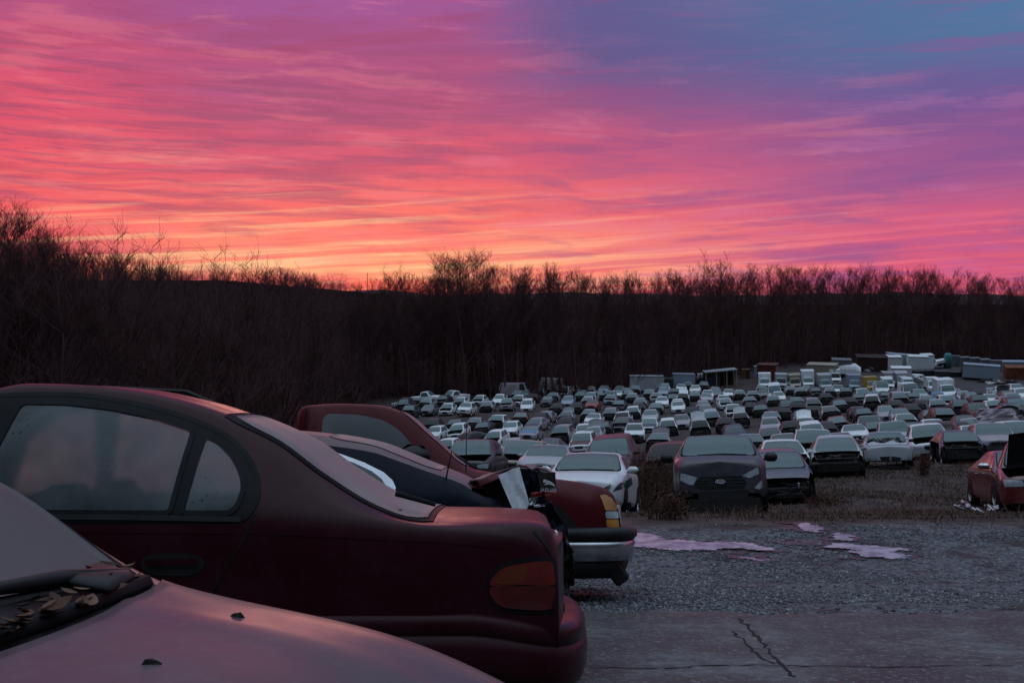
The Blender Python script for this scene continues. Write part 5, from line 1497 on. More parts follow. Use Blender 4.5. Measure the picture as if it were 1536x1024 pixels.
# ================================================================== front row facing the camera
def place(px, py, yaw, d=None, roll=0, pitch=0, back=2.0):
    d = d or hit(px, py) + back; x = (px - 768) / F * d; return ground_matrix(x, d, R(yaw), roll, 0, pitch)
def hero(spec, Mx, pm, label, cat, cls_extra=None, nx=110, nv=8, axf=None, axr=None, wr=.32, hood=True, nose=True, spokes=5, glass=None, name='parked_car', drop=()):
    root = empty(name, Mx); tag(root, label, cat); lf = Loft(**spec)
    axf = axf or lf.xf - .85; axr = axr or lf.xr + .85; arch = wr + .065
    gaps = [lf.cowl - .22, (lf.cowl + lf.dk) / 2 + .03, lf.dk + .3]
    def cl(x, v, sd, z):
        if x > lf.cowl + .03 and v > 3.75 and x < lf.xf - .06: return 'hood' if hood else None
        if not nose and (x > axf + .28 or (sd == 0 and x > 0)): return None
        if x > lf.xf - .14 and z < .62: return 'front_bumper'
        if sd and .25 < v < 3 and gaps[2] < x < gaps[0]: return ('front_door' if x > gaps[1] else 'rear_door') + str(sd)
        return 'body'
    for k, (v, f) in skin(lf, cl, nx=nx, nv=nv, xdense=gaps + [axf - arch, axf + arch, axr - arch, axr + arch]).items():
        if k in drop: continue
        mesh_obj(k.replace('-1', '').replace('1', ''), v, f, pm, root)
    mb = MB(); mb.box(((lf.xf + lf.xr) / 2 - .1, 0, .46), (lf.xf - lf.xr - .7, lf.W * .78, .46), None, .05); mb.build('underbody', M['under'], root)
    part('windscreen_edge', lf.top_patch(lf.head - .05, lf.cowl + .03, 4.04, .003, 14, 10, .02), M['rubber'], root)
    part('windscreen', lf.top_patch(lf.head - .01, lf.cowl - .01, 4.14, .009, 16, 12, .02), glass or M['glass'], root)
    part('rear_window', lf.top_patch(lf.dk + .03, lf.rr, 4.16), M['glass'], root)
    for sd in (1, -1):
        for (a, b, c, d) in ((lf.cowl - .30, lf.head - .02, gaps[1] + .05, gaps[1] + .05), (gaps[1] - .04, gaps[1] - .04, gaps[2] - .05, lf.rr + .1)):
            te = top_edge(lf, b, d, 6, .055)
            part('side_window', lf.side_patch(rpoly([(a, float(lf.zb(a)) + .035)] + te + [(c, float(lf.zb(c)) + .035)], .04), .006, sd, 5, .06), M['sideglass'], root)
        for ax in (axf, axr): arch_patch(lf, ax, wr, arch, sd, root); wheel_parts(root, (ax, sd * (lf.side_y(ax, .5) - .09), wr), sd, wr, .21, spokes)
    return root, lf
# dark grey crossover
MS = place(1081, 771, -9, 22.9)
S, ls = hero(dict(L=4.1, W=1.78, H=1.64, belt=1.06, cowl=1.06, head=.50, rr=-1.45, dk=-1.92, hf=1.00, hc=1.13, dz=1.1, rw=.60, sill=.30, fend=.82, bulge=.13, nose=.35), MS,
              paint('graphite_paint', (.034, .030, .042), rough=.3, dust=.16, dustc=(.14, .12, .14), coat=.3), 'dark grey compact crossover with oval grille badge, facing the camera beside the gravel', 'SUV', wr=.33)
cp = lambda pts, mat, nm, off=.008, r_=.02, rings=5: part(nm, ls.cap_patch(rpoly(tr_cap(ls, MS, pts), r_, 3), off, True, rings, .03), mat, S)
cp([(1021, 709), (1046, 716), (1040, 727), (1034, 727), (1020, 720)], M['lamp'], 'headlight', .012)
cp([(1113, 713), (1137, 700), (1139, 710), (1124, 717)], M['lamp'], 'headlight', .012)
cp([(1042, 728), (1050, 715), (1110, 713), (1121, 723), (1116, 732), (1050, 734)], M['under'], 'grille', .010)
cp([(1022, 738), (1036, 736), (1040, 744), (1024, 747)], M['under'], 'fog_lamp_recess', .010)
cp([(1131, 732), (1143, 719), (1144, 730), (1140, 734)], M['lamp'], 'fog_lamp', .014)
cp([(1046, 738), (1124, 734), (1120, 748), (1050, 752)], M['trim'], 'lower_grille', .009)
cp([(1016, 752), (1148, 746), (1148, 772), (1016, 775)], M['under'], 'black_bumper_skirt', .006)
gy_, gz_ = tr_cap(ls, MS, [(1080.5, 722)])[0]; gx_ = ls.cap_x(gy_, gz_) + .02
fm = Matrix(((0, 0, 1), (1, 0, 0), (0, 1, 0))).to_4x4()
mb = MB(); ov = [(gx_, gy_ + .085 * math.cos(a), gz_ + .034 * math.sin(a)) for a in np.linspace(0, 2 * math.pi, 32)[:-1]]
mb.sheet(ov, .004); bd = mb.build('oval_badge', M['navy blue'], S)
mb = MB(); mb.tube([(gx_ + .004, gy_ + .085 * math.cos(a), gz_ + .034 * math.sin(a)) for a in np.linspace(0, 2 * math.pi, 33)], .004, 5, False); mb.build('badge_rim', M['badge'], bd)
text_mesh('Ford', .058, M['badge'], Matrix.Translation((gx_ + .006, gy_, gz_)) @ fm, bd)
for k in range(3):
    pp = [(y, gz_ - .045 - .035 * k) for y in (gy_ - .46, gy_ + .46)]
    mb = MB(); mb.tube([(ls.cap_x(y, z) + .014, y, z) for y, z in [(gy_ + u, gz_ + .035 - .035 * k * 1.6) for u in np.linspace(-.44, .44, 9) if abs(u) > .12 or k > 1]], .006, 5); mb.build('grille_bar', M['trim'], S)
for sd in (1, -1): mirror_part(S, ls, sd, ls.cowl - .22, 1.10, M['trim'], (.14, .24, .17), .16)
wp = MB(); wp.tube([(ls.cowl + .02, .55, ls.top_z(ls.cowl, .55) + .02), (ls.cowl - .03, .1, ls.top_z(ls.cowl - .03, .1) + .02), (ls.cowl - .02, -.4, ls.top_z(ls.cowl, -.4) + .02)], .012, 5); wp.build('wipers', M['rubber'], S)

# white sedan
MW = place(891, 772, -11, 26.0)
Wc, lw = hero(dict(L=4.6, W=1.80, H=1.47, belt=.95, cowl=1.12, head=.36, rr=-.95, dk=-1.66, hf=.82, hc=1.0, dz=1.04, rw=.60, fend=.80, bulge=.16, nose=.40), MW,
               paint('white_sedan_paint', (.72, .74, .76), rough=.28, dust=.15, coat=.5), 'white sedan with chrome grille chevron, between the dark red pickup and the tall weeds', 'sedan')
w2 = lambda pts, mat, nm, off=.008, r_=.02: part(nm, lw.cap_patch(rpoly(tr_cap(lw, MW, pts), r_, 3), off, True, 5, .03), mat, Wc)
w2([(919, 737), (930, 724), (947, 715), (949, 726), (942, 732)], M['sideglass'], 'headlight', .012)
w2([(846, 733), (842, 718), (857, 727), (868, 738)], M['sideglass'], 'headlight', .012)
w2([(880, 733), (905, 732), (917, 725), (912, 736), (905, 748), (888, 748)], M['under'], 'grille', .008)
w2([(905, 736), (914, 727), (918, 727), (908, 742)], M['chrome'], 'grille_chevron', .014, .006)
w2([(932, 755), (946, 752), (948, 762), (938, 766), (930, 764)], M['under'], 'fog_lamp_recess', .008)
w2([(870, 756), (922, 756), (918, 768), (876, 768)], M['trim'], 'lower_intake', .008)
for sd in (1, -1): mirror_part(Wc, lw, sd, lw.cowl - .25, 1.02, M['white'], (.13, .24, .14), .15)
wp = MB(); wp.tube([(lw.cowl + .02, .6, lw.top_z(lw.cowl, .6) + .02), (lw.cowl + .0, 0, lw.top_z(lw.cowl, 0) + .02), (lw.cowl, -.6, lw.top_z(lw.cowl, -.6) + .02)], .012, 5); wp.build('wipers', M['rubber'], Wc)

# navy car without a front bumper
MN = place(1170, 748, -9, 33.0)
N_, ln_ = hero(dict(L=4.5, W=1.80, H=1.45, belt=.95, cowl=1.10, head=.34, rr=-1.2, dk=-1.9, hf=.86, hc=1.0, dz=1.02, rw=.60, fend=.82, bulge=.06), MN,
               paint('navy_slate_paint', (.042, .048, .085), rough=.3, dust=.3, coat=.5), 'navy car with its front bumper torn off, just right of the dark grey crossover', 'sedan', nose=False)
engine_bay(ln_, ln_.xf - .85, 3).build('engine_bay', M['engine'], N_)
mb = MB(); q_ = random.Random(4)
mb.box((ln_.xf - .12, 0, .50), (.10, 1.35, .16), None, .03); mb.box((ln_.xf - .2, .2, .34), (.3, .8, .2), None, .05)
for sd in (1, -1): mb.box((ln_.xf - .25, sd * .62, .64), (.2, .22, .18), None, .05); 
mb.build('crash_beam', M['engine'], N_)
mb = MB(); mb.box((ln_.xf - .1, -.63, .62), (.12, .16, .15), Euler((0, 0, .2)), .04); mb.box((ln_.xf - .05, .42, .62), (.1, .06, .16), None, .02); mb.build('headlamp_remains', M['alloy'], N_)
mb = MB()
for k in range(7): mb.tube([(ln_.xf - .1, q_.uniform(-.7, .7), .7), (ln_.xf + q_.uniform(0, .12), q_.uniform(-.8, .8), q_.uniform(.35, .6)), (ln_.xf - .05, q_.uniform(-.8, .8), q_.uniform(.1, .4))], .009, 4)
mb.build('loose_wiring', M['trim'], N_)
for sd in (1, -1): mirror_part(N_, ln_, sd, ln_.cowl - .2, 1.02, M['trim'], (.14, .26, .16), .17)

# silver sedan with wrecked bonnet and an opened door
ML = place(1332, 706, -15, 47.0)
L_, ll_ = hero(dict(L=4.9, W=1.88, H=1.46, belt=.96, cowl=1.25, head=.42, rr=-1.0, dk=-1.7, hf=.88, hc=1.0, dz=1.04, rw=.60, fend=.84, bulge=.15), ML,
               M['silver'], 'silver sedan with twin grille and mangled open bonnet, facing the grass', 'sedan', hood=False, wr=.34)
engine_bay(ll_, ll_.xf - .9, 8).build('engine_bay', M['engine'], L_)
l2 = lambda pts, mat, nm, off=.008, r_=.02: part(nm, ll_.cap_patch(rpoly(tr_cap(ll_, ML, pts), r_, 3), off, True, 4, .04), mat, L_)
G = []
for i in range(13):
    row = []
    for j in range(17):
        u = -1 + 2 * j / 16; x = ll_.xf - .08 - .62 * i / 12; w_ = float(ll_.wr(x)) + .02
        row.append((x, u * w_, ll_.top_z(x, u * w_) + .012 + .05 * (i / 12) ** 2 * math.sin(u * 7)))
    G.append(row)
part('hood', grid_shell(np.array(G), .003, .02), M['silver'], L_)
cr = MB(); q_ = random.Random(12)
for k in range(26):
    a = Vector((1.25 + q_.uniform(-.1, .55), q_.uniform(-.75, .55), 1.0)); cr.sheet([a + Vector((q_.uniform(-.2, .2), q_.uniform(-.22, .22), q_.uniform(-.06, .2))) for _ in range(3)], .006)
cr.build('crumpled_hood_remains', M['trim'], L_)
l2([(1319, 685), (1334, 684), (1334, 693), (1323, 692)], M['under'], 'grille'); l2([(1338, 684), (1352, 686), (1348, 693), (1338, 693)], M['under'], 'grille')
l2([(1334.8, 683.5), (1337.2, 683.5), (1337.2, 693.5), (1334.8, 693.5)], M['chrome'], 'grille_badge', .018, .004)
l2([(1299, 680), (1314, 683), (1317, 688), (1302, 687)], M['lamp'], 'headlight', .012); l2([(1354, 686), (1366, 683), (1365, 689), (1354, 690)], M['lamp'], 'headlight', .012)
l2([(1300, 696), (1312, 698), (1306, 703), (1300, 702)], M['under'], 'fog_lamp_recess'); l2([(1320, 698), (1350, 698), (1356, 703), (1314, 703)], M['under'], 'lower_intake'); l2([(1356, 698), (1366, 697), (1366, 703), (1361, 703)], M['under'], 'fog_lamp_recess')
mb = MB(); mb.box((.35, -1.28, .64), (.95, .08, .62), Euler((0, 0, .95)), .03); mb.build('opened_door', M['tan'], L_)
for sd in (1,): mirror_part(L_, ll_, sd, ll_.cowl - .22, 1.02, M['trim'])

# stripped purple sedan
MP = place(1440, 708, -12, 50.0)
Pc, lp = hero(dict(L=4.75, W=1.84, H=1.46, belt=.95, cowl=1.2, head=.42, rr=-1.05, dk=-1.75, hf=.80, hc=1.0, dz=1.02, rw=.61), MP,
               paint('dark_plum_paint', (.055, .03, .075), rough=.35, dust=.3), 'stripped dark plum sedan with bare nose and no doors, left of the red sedan', 'sedan', hood=False, nose=False, drop=('front_door1', 'rear_door-1', 'front_door-1'))
engine_bay(lp, lp.xf - .85, 21).build('engine_bay', M['engine'], Pc)
mb = MB(); mb.sheet([(1.3, -.92, .92), (1.75, -.95, .80), (1.7, -.98, .52), (1.35, -.95, .45), (1.15, -.92, .7)], .01); mb.build('hanging_fender', M['mauve silver'], Pc)
mb = MB(); mb.box((1.55, 0, .52), (.08, 1.2, .10), None, .02); mb.box((1.5, -.7, .40), (.12, .06, .32), Euler((.3, 0, 0)), .02); mb.build('crash_beam', M['alloy'], Pc)

# stripped white crossover
MX = place(1222, 709, -12, 50.0)
Xc, lx = hero(dict(L=4.6, W=1.86, H=1.72, belt=1.08, cowl=1.12, head=.42, rr=-1.7, dk=-2.15, hf=.92, hc=1.12, dz=1.1, rw=.66, sill=.3), MX, M['white'],
               'stripped white crossover with roof rails and weeds against its windscreen, behind the navy car', 'SUV', hood=False, nose=False, wr=.34)
engine_bay(lx, lx.xf - .9, 30).build('engine_bay', M['engine'], Xc)
for sd in (1, -1):
    mb = MB(); mb.tube([(.25, sd * .60, lx.top_z(.25, .60) + .0), (.1, sd * .60, lx.top_z(.1, .60) + .06), (-1.4, sd * .58, lx.top_z(-1.4, .58) + .06), (-1.6, sd * .58, lx.top_z(-1.6, .58))], .018, 6); mb.build('roof_rail', M['trim'], Xc)
part('sunroof', lx.top_patch(-.7, .2, 4.75, .006, 8, 8), M['mauve silver'], Xc)
mb = MB(); mb.sheet([(1.45, .95, .78), (1.95, 1.10, .62), (1.9, 1.12, .40), (1.5, .98, .5)], .012); mb.sheet([(1.5, .9, .75), (1.7, 1.25, .66), (1.75, 1.5, .52), (1.6, 1.15, .5)], .01); mb.build('hanging_fender', M['white'], Xc)

# red cars at the right edge
MR = place(1533, 752, -11, 28.7)
Rc_, lr_ = hero(dict(L=4.6, W=1.80, H=1.47, belt=.96, cowl=1.15, head=.40, rr=-1.0, dk=-1.7, hf=.82, hc=1.0, dz=1.04, rw=.60), MR,
               paint('candy_red_paint', (.13, .014, .018), rough=.22, dust=.10, coat=.8), 'red sedan with a chrome mirror, next to the red SUV with raised bonnet', 'sedan', wr=.33, spokes=7)
for sd in (1, -1): mirror_part(Rc_, lr_, sd, lr_.cowl - .28, 1.03, M['chrome'], (.13, .28, .15), .17)
for xh in (.35, -.55):
    mb = MB(); y = lr_.side_y(xh, .86); mb.box((xh, -(y + .02), .86), (.20, .03, .03), None, .01); mb.build('door_handle', M['chrome'], Rc_)
mb = MB(); q_ = random.Random(6)
dd = hit(1467, 745)
for k in range(12): mb.box((q_.uniform(-.5, .5), q_.uniform(-.4, .4), .08 + q_.uniform(0, .1)), (q_.uniform(.1, .4), q_.uniform(.05, .2), q_.uniform(.03, .1)), Euler((q_.uniform(-.5, .5), q_.uniform(-.5, .5), q_.uniform(0, 3))), .02)
sc = mb.build('scrap_pile', M['alloy']); sc.matrix_world = Matrix.Translation(((1470 - 768) / F * 27.2, 27.2, float(gnd((1470 - 768) / F * 27.2, 27.2)))); tag(sc, 'small heap of broken trim lying by the rear wheel of the red sedan', 'scrap')
MR2 = place(1571, 764, -22, 25.2)
R2, l2_ = hero(dict(L=4.6, W=1.86, H=1.72, belt=1.08, cowl=1.10, head=.42, rr=-1.7, dk=-2.15, hf=.94, hc=1.12, dz=1.1, rw=.64, sill=.3), MR2,
               paint('scarlet_paint', (.11, .010, .010), rough=.2, dust=.08, coat=.8), 'red SUV with its black bonnet raised, cut off by the right edge', 'SUV', wr=.36, hood=False, spokes=6)
engine_bay(l2_, l2_.xf - .85, 41).build('engine_bay', M['engine'], R2)
G = [[(1.12 + .80 * i / 8 * .45, .72 * (-1 + 2 * j / 10) * (1 - .12 * i / 8), 1.14 + .80 * i / 8 * .9 - .05 * (j / 5 - 1) ** 2) for j in range(11)] for i in range(9)]
part('raised_hood', grid_shell(np.array(G), .0, .03), M['under'], R2)
for sd in (1, -1): part('headlight', l2_.cap_patch(rpoly([(sd*.82, .86), (sd*.45, .82), (sd*.42, .70), (sd*.80, .70)], .03), .01), M['lamp'], R2)
# ------------------------------------------------------------------ the yard: every wreck read off the photo
# column of the roof centre, row of the roof, type, state, colour
TY = {'s': 'sedan', 'h': 'hatchback', 'u': 'SUV', 'v': 'minivan', 'c': 'coupe', 'p': 'pickup', 'w': 'van'}
CO = {'W': 'white', 'S': 'silver', 'G': 'grey', 'K': 'black', 'B': 'navy blue', 'L': 'bluish silver', 'D': 'dark red', 'R': 'bright red', 'T': 'tan', 'M': 'mauve silver', 'Q': 'dark grey', 'Z': 'bright blue'}
FIELD = """
640 588 p F W 68;680 587 p E W -48;608 599 u H K -14;615 608 u H Q -16;641 597 s H S -14;644 607 s F G -16;672 606 s E W -8;666 595 s E K -20;692 595 s H W -14;700 604 u F W -16
720 593 h E W -14;732 602 s H S -8;650 628 h D K -10;684 628 s H G -8;713 626 s H S -6;655 640 h F W -22;689 637 h E W -16;727 632 s H K -14;672 660 h E W -22;705 648 s D K -50
718 661 s F W -14;713 671 u E K -8;711 677 s F M -10;739 581 u D Q -40;776 577 w D M 70;760 584 s H K -8;776 588 s H S -6;833 571 w F W 58;809 583 s H S -5;800 590 s D D -10
750 592 s F W -8;762 598 u E M -8;778 593 s E W -10;792 600 h F W -10;789 588 s E B -8;823 594 s F Q -10;853 594 s F L -8;830 588 s H S -6;848 581 s E W -6;862 580 s F L -6;874 586 s H G -4
747 621 u H W -16;782 619 s H R -5;820 619 s H M -8;811 622 h D K -10;806 627 s F M -18;851 616 s HT S -4;850 626 s D Q -8;845 639 u H M -8;769 633 h F W -16;745 647 h E W -20
797 640 s N M -22;770 659 s F S -14;826 658 s F G -12;817 664 s H W -8;753 670 s F G -8;786 670 u E T -14;765 680 s E K -10;825 677 s F S -12;877 649 u F W -8
886 579 s H S -3;907 578 s F L -3;930 579 s H G -3;941 582 s H G -2;953 578 s H S -2;961 573 u D K 0;975 576 s H M -2;986 574 s F G -2;998 576 u F L -3;872 587 s H G -3;887 588 u H S -4
899 587 s H G -3;915 586 u H S -4;926 588 s F W -8;916 592 s E S -4;943 586 s H M -3;949 590 s H S -2;975 584 u H M -3;985 589 s E S -2;996 581 s F L -4;1013 583 s H M -2;883 595 s H W -3
890 599 s F R -8;930 600 s E K -6;962 597 s H S -2;994 595 s F W -2;1010 590 s H Q 0;985 604 s H M -3;951 609 h H W -4;917 612 s H M -5;884 614 s H S -5;936 617 u D W -4;892 620 s F W -8
977 615 s F S -5;935 628 s E G -12;976 627 s F W -4;1004 630 h H W 0;893 641 s FT S -6;878 637 s F W -8;953 635 u F W -4;990 648 s HT M -2;922 657 u F D -2;1010 661 h D D -14;906 632 s H K -6
1015 562 u F S 0;1035 562 u E K 0;1053 561 u H W 0;1033 573 s H S 0;1022 576 s F W -4;1044 578 s F W -4;1056 573 s H G 0;1073 580 s H S 2;1025 589 u DT W -4;1043 587 s H S 0;1060 590 s F S 2
1062 585 s F W 0;1075 584 s F G 0;1094 585 s F W 2;1110 586 s H S 2;1130 586 s H S 4;1143 578 s E S 3;1146 584 s F G 4;1019 602 s F W -2;1018 598 s H W -2;1056 601 s H M 4;1059 607 s H M 2
1069 615 u H S 3;1088 598 s E W 8;1086 593 s F W 4;1101 607 u E W 6;1113 619 h DT S 2;1126 594 s H M 0;1143 606 s H K -2;1158 617 s H S 0;1158 627 s F S -2;1158 642 s H M -1;1024 622 s F M -3
1052 628 u DT S 0;1104 638 s F B 2;1128 651 s H L 3;1180 651 s H S 0;1176 656 s H W 0;1262 648 s H M 5;1258 655 s H S 3
1164 577 w F W 2;1169 588 s F W 6;1187 580 s H S 4;1202 581 s H S 2;1211 578 s F G 2;1224 581 s E K 2;1245 582 s H S 2;1257 577 v F W 2;1270 581 s H G 4;1295 582 v H W 4;1161 593 s H M 2;1196 595 s H S 4
1182 600 p H K 0;1221 598 u E M 2;1261 600 s H D 10;1247 610 s H S 3;1205 617 s H G 2;1210 627 h FT W 0;1221 635 u F W 0;1259 624 s H R 2;1284 636 s F W 2;1297 612 s H K 6;1240 590 s D K 3
1310 593 u D W 4;1313 587 s F S 4;1350 589 u H M 10;1390 593 s H S 8;1408 600 s H S 8;1409 590 h F Z 6;1422 593 u E W 10;1330 610 s F M 8;1368 606 s D K 20;1360 620 s H W 4;1352 613 s F L 6
1307 623 p E S 2;1345 633 p F S 6;1402 632 s E W 8;1416 611 u H D 14;1447 588 s F S 8;1470 593 s H K 10;1487 591 s F W 8;1425 584 s F W 6;1469 584 s D K 6;1492 601 s E W 10;1440 599 p H K 14
1467 604 u F D 14;1518 605 s H K 10;1525 598 u F K 8;1510 595 s F M 10;1520 590 s F S 8;1512 586 s FT K 8;1503 579 p F W 14;1525 576 u F W 10;1450 621 s H K 6;1463 629 s F S 8;1527 624 s DT K 6
1530 637 v F W 8;1463 643 s F W 6;1490 646 u F M 6;1397 648 u E W 6;1415 654 p F D 150;1425 578 u F S 6;1436 584 s F M 6;1458 588 s H G 8;1533 583 s F W 8;1490 584 s E L 8;1500 587 s H S 8
1323 572 w F W 14;1365 576 w E W 14;1418 578 p F W 10;1392 574 s H L 6;1380 584 u F S 6;1371 590 s E Q 8;1290 590 s E Q 6;1276 596 s D K 6;1330 588 s E K 8;1188 571 u E K 2;1146 570 s F W 0
1236 571 v F G 4;1217 571 s E Q 2;1284 574 s F S 4;1342 583 s D K 6;1345 600 s D Q 10;1385 601 s D D 12;1222 608 s D K 2;1176 610 s D K 0;1198 604 u D Q 2;1090 626 s D K 0;1128 607 s D K 3;1040 612 s D K 0
1316 632 s E Q 4;1288 610 s D K 6;1372 634 s E K 8;1440 640 s D K 6;1500 612 u D K 12;1482 617 s D Q 10;1400 616 s E K 8;1240 631 s D K 4;1190 632 s D K 0;866 604 s D K -8;836 605 s D D -8;960 605 s D K -2
"""
entries = []
for tok in FIELD.replace('\n', ';').split(';'):
    q = tok.split()
    if len(q) == 6: entries.append((float(q[0]), float(q[1]), TY[q[2]], q[3], CO[q[4]], float(q[5])))
    elif q: raise ValueError(tok)
HGT = {k: v['H'] for k, v in TYPES.items()}
placed = []      # x, y, heading vector, half length
HERO = [(Mx.translation.x, Mx.translation.y, Mx.to_3x3() @ Vector((1, 0, 0)), 2.3) for Mx in (MS, MW, MN, ML, MP, MX, MR, MR2, MA, MBm, MC, MD)]
def circles(x, y, f, hl): return [(x + f.x * hl * k, y + f.y * hl * k) for k in (-.66, -.22, .22, .66)]
occ = [c for h_ in HERO for c in circles(*h_)]
cars = []
for px, py, ty, st_, co, yaw in entries:
    if abs(yaw) < 25: yaw = (-9 if px < 1250 else -13) + .45 * (yaw - (-11 if px < 800 else -2 if px < 1120 else 3 if px < 1300 else 7))
    d = hit(px, py, HGT[ty] * .985, 40 if px < 1290 else 47); hl = TYPES[ty]['L'] / 2 if ty != 'pickup' else 2.65
    cars.append([d + hl * .15, px, py, ty, st_, co, yaw, hl])
cars.sort()
for c in cars:
    d, px, py, ty, st_, co, yaw, hl = c
    for _ in range(60):
        x = (px - 768) / F * d; f = Vector((math.sin(R(yaw)), -math.cos(R(yaw)), 0))
        mine = circles(x, d, f, hl)
        if all((a[0] - b[0]) ** 2 + (a[1] - b[1]) ** 2 > 1.86 ** 2 for a in mine for b in occ): break
        d += .3
    c[0] = d; occ += mine; c.append(x)
STW = {'F': '', 'E': 'without a bonnet', 'H': 'with its nose stripped off', 'N': 'with a bare blue crushed nose', 'D': 'shell with empty windows', 'FT': 'with its boot lid raised', 'HT': 'with raised boot lid and stripped nose', 'DT': 'shell with raised rear lid'}
def wcount(s_): return len(s_.split())
prot = {}
PMAT = {k: M[k] for k in PAL}
base_lab = []
for c in cars:
    nm = {'van': 'tall van', 'pickup': 'pickup'}.get(c[3], c[3]); base_lab.append(c[5] + ' ' + nm)
taken = {}
def screen(c): return 768 + F * c[8] / c[0], c[2]
def neighbour(i, side):
    best = None
    for j, c in enumerate(cars):
        if j == i: continue
        dx_ = (c[1] - cars[i][1]) * side; dy_ = abs(c[2] - cars[i][2])
        if dx_ > 4 and dy_ < 7:
            s_ = dx_ + 4 * dy_
            if best is None or s_ < best[0]: best = (s_, j)
    return best[1] if best else None
def front_of(i, far=False):
    best = None
    for j, c in enumerate(cars):
        if j == i: continue
        dy_ = (c[2] - cars[i][2]) * (-1 if far else 1)
        if 2 < dy_ < 30 and abs(c[1] - cars[i][1]) < 16:
            s_ = dy_ + abs(c[1] - cars[i][1])
            if best is None or s_ < best[0]: best = (s_, j)
    return best[1] if best else None
def zone(c):
    a = 'left' if c[1] < 800 else 'middle' if c[1] < 1120 else 'right'
    b = 'far' if c[2] < 592 else 'near' if c[2] > 626 else 'middle'
    return f'{b} {a} part' if not (a == b) else 'very middle'
labels = [None] * len(cars); used = set()
for i, c in enumerate(cars):
    l, r, fr_, bk = neighbour(i, -1), neighbour(i, 1), front_of(i), front_of(i, True)
    b = base_lab[i]; s_ = STW[c[4]]; n = lambda j: base_lab[j]
    opts = []
    head_ = f'{b} {s_}'.strip()
    if l is not None and r is not None: opts.append(f'{head_}, between {n(l)} and {n(r)}')
    if fr_ is not None: opts.append(f'{head_}, right behind {n(fr_)}')
    if bk is not None: opts.append(f'{head_}, just before {n(bk)}')
    if l is not None and r is not None and fr_ is not None: opts.append(f'{b} behind {n(fr_)}, between {n(l)} and {n(r)}')
    if l is not None and fr_ is not None: opts.append(f'{head_}, behind {n(fr_)}, right of {n(l)}')
    if r is not None and fr_ is not None: opts.append(f'{head_}, behind {n(fr_)}, left of {n(r)}')
    if r is not None and bk is not None: opts.append(f'{head_}, before {n(bk)}, left of {n(r)}')
    if l is not None and bk is not None: opts.append(f'{head_}, before {n(bk)}, right of {n(l)}')
    opts2 = [o + ' in ' + zone(c) for o in opts] + [f'{b} in {zone(c)} of yard, behind {n(fr_)} and before {n(bk)}' if fr_ is not None and bk is not None else head_]
    for o in opts + opts2:
        if o not in used and 4 <= wcount(o) <= 16: labels[i] = o; used.add(o); break
    if labels[i] is None:
        labels[i] = None
    c.append(i)
k_ = 0
for i, c in enumerate(cars):
    if labels[i] is None:
        for o in (f'{base_lab[i]} {STW[c[4]]} in the {zone(c)} of the crowded yard', f'{base_lab[i]} partly hidden in the {zone(c)} of the crowded yard'):
            o = ' '.join(o.split())
            if o not in used and wcount(o) <= 16: labels[i] = o; used.add(o); break
        else:
            labels[i] = ' '.join(f'{base_lab[i]} {STW[c[4]]} in the {zone(c)} of the crowded yard'.split()[:16])
GLS = [M['glass'], M['glass'], frosted('thick_frost_windscreen', (.10, .16, .165), (.16, .23, .235), .4), frosted('clear_dark_windscreen', (.022, .042, .047), (.05, .085, .09), .14), frosted('grey_frost_windscreen', (.07, .11, .125), (.13, .18, .195), .3)]
GRP = 'wrecked cars standing in rows across the yard'
CAT = {'sedan': 'sedan', 'hatchback': 'hatchback', 'SUV': 'SUV', 'minivan': 'minivan', 'van': 'van', 'pickup': 'pickup truck', 'coupe': 'coupe'}
ONM = {'sedan': 'parked_sedan', 'hatchback': 'parked_hatchback', 'SUV': 'parked_suv', 'minivan': 'parked_minivan', 'van': 'parked_van', 'pickup': 'pickup_truck', 'coupe': 'parked_coupe'}
vq = random.Random(77)
for i, c in enumerate(cars):
    d, px, py, ty, st_, co, yaw, hl, x, _ = c
    lod = 1 if d > 75 else 0
    Mx = ground_matrix(x, d, R(yaw + vq.gauss(0, 1.5)), R(vq.gauss(0, .8)), vq.uniform(-.12, .02) if 'H' in st_ or 'D' in st_ else 0, R(vq.gauss(0, .8)))
    Mx = Mx @ Matrix.Diagonal((vq.uniform(.96, 1.03), vq.uniform(.97, 1.03), vq.uniform(.98, 1.03), 1))
    key = (ty, st_, lod, vq.randrange(2) if not lod else 0)
    if key not in prot:
        r = empty(ONM[ty]); build_car(ty, st_, lod, r, PMAT[co], len(prot) + 3)
        if st_ == 'N':
            mb = MB(); mb.box((1.75, 0, .80), (.5, 1.5, .30), Euler((0, .25, 0)), .05); mb.build('crushed_nose', M['bright blue'], r)
        prot[key] = r; r.matrix_world = Mx
        for ch in r.children:
            if ch.get('paint'): ch.material_slots[0].link = 'OBJECT'; ch.material_slots[0].material = PMAT[co]
        o = r
    else:
        o = dup(prot[key], Mx, PMAT[co])
    for ch in o.children:
        nm_ = ch.data.name.split('.')[0]
        if ch.get('paint') and nm_ in ('hood', 'door', 'rear_door', 'front_bumper') and vq.random() < .13:
            ch.material_slots[0].link = 'OBJECT'; ch.material_slots[0].material = PMAT[vq.choice(['black', 'silver', 'white', 'grey', 'dark red', 'dark grey', 'navy blue'])]
        if nm_ in ('windscreen', 'rear_window') and 'D' not in st_:
            ch.material_slots[0].link = 'OBJECT'; ch.material_slots[0].material = vq.choice(GLS)
    tag(o, labels[i], CAT[ty], GRP)

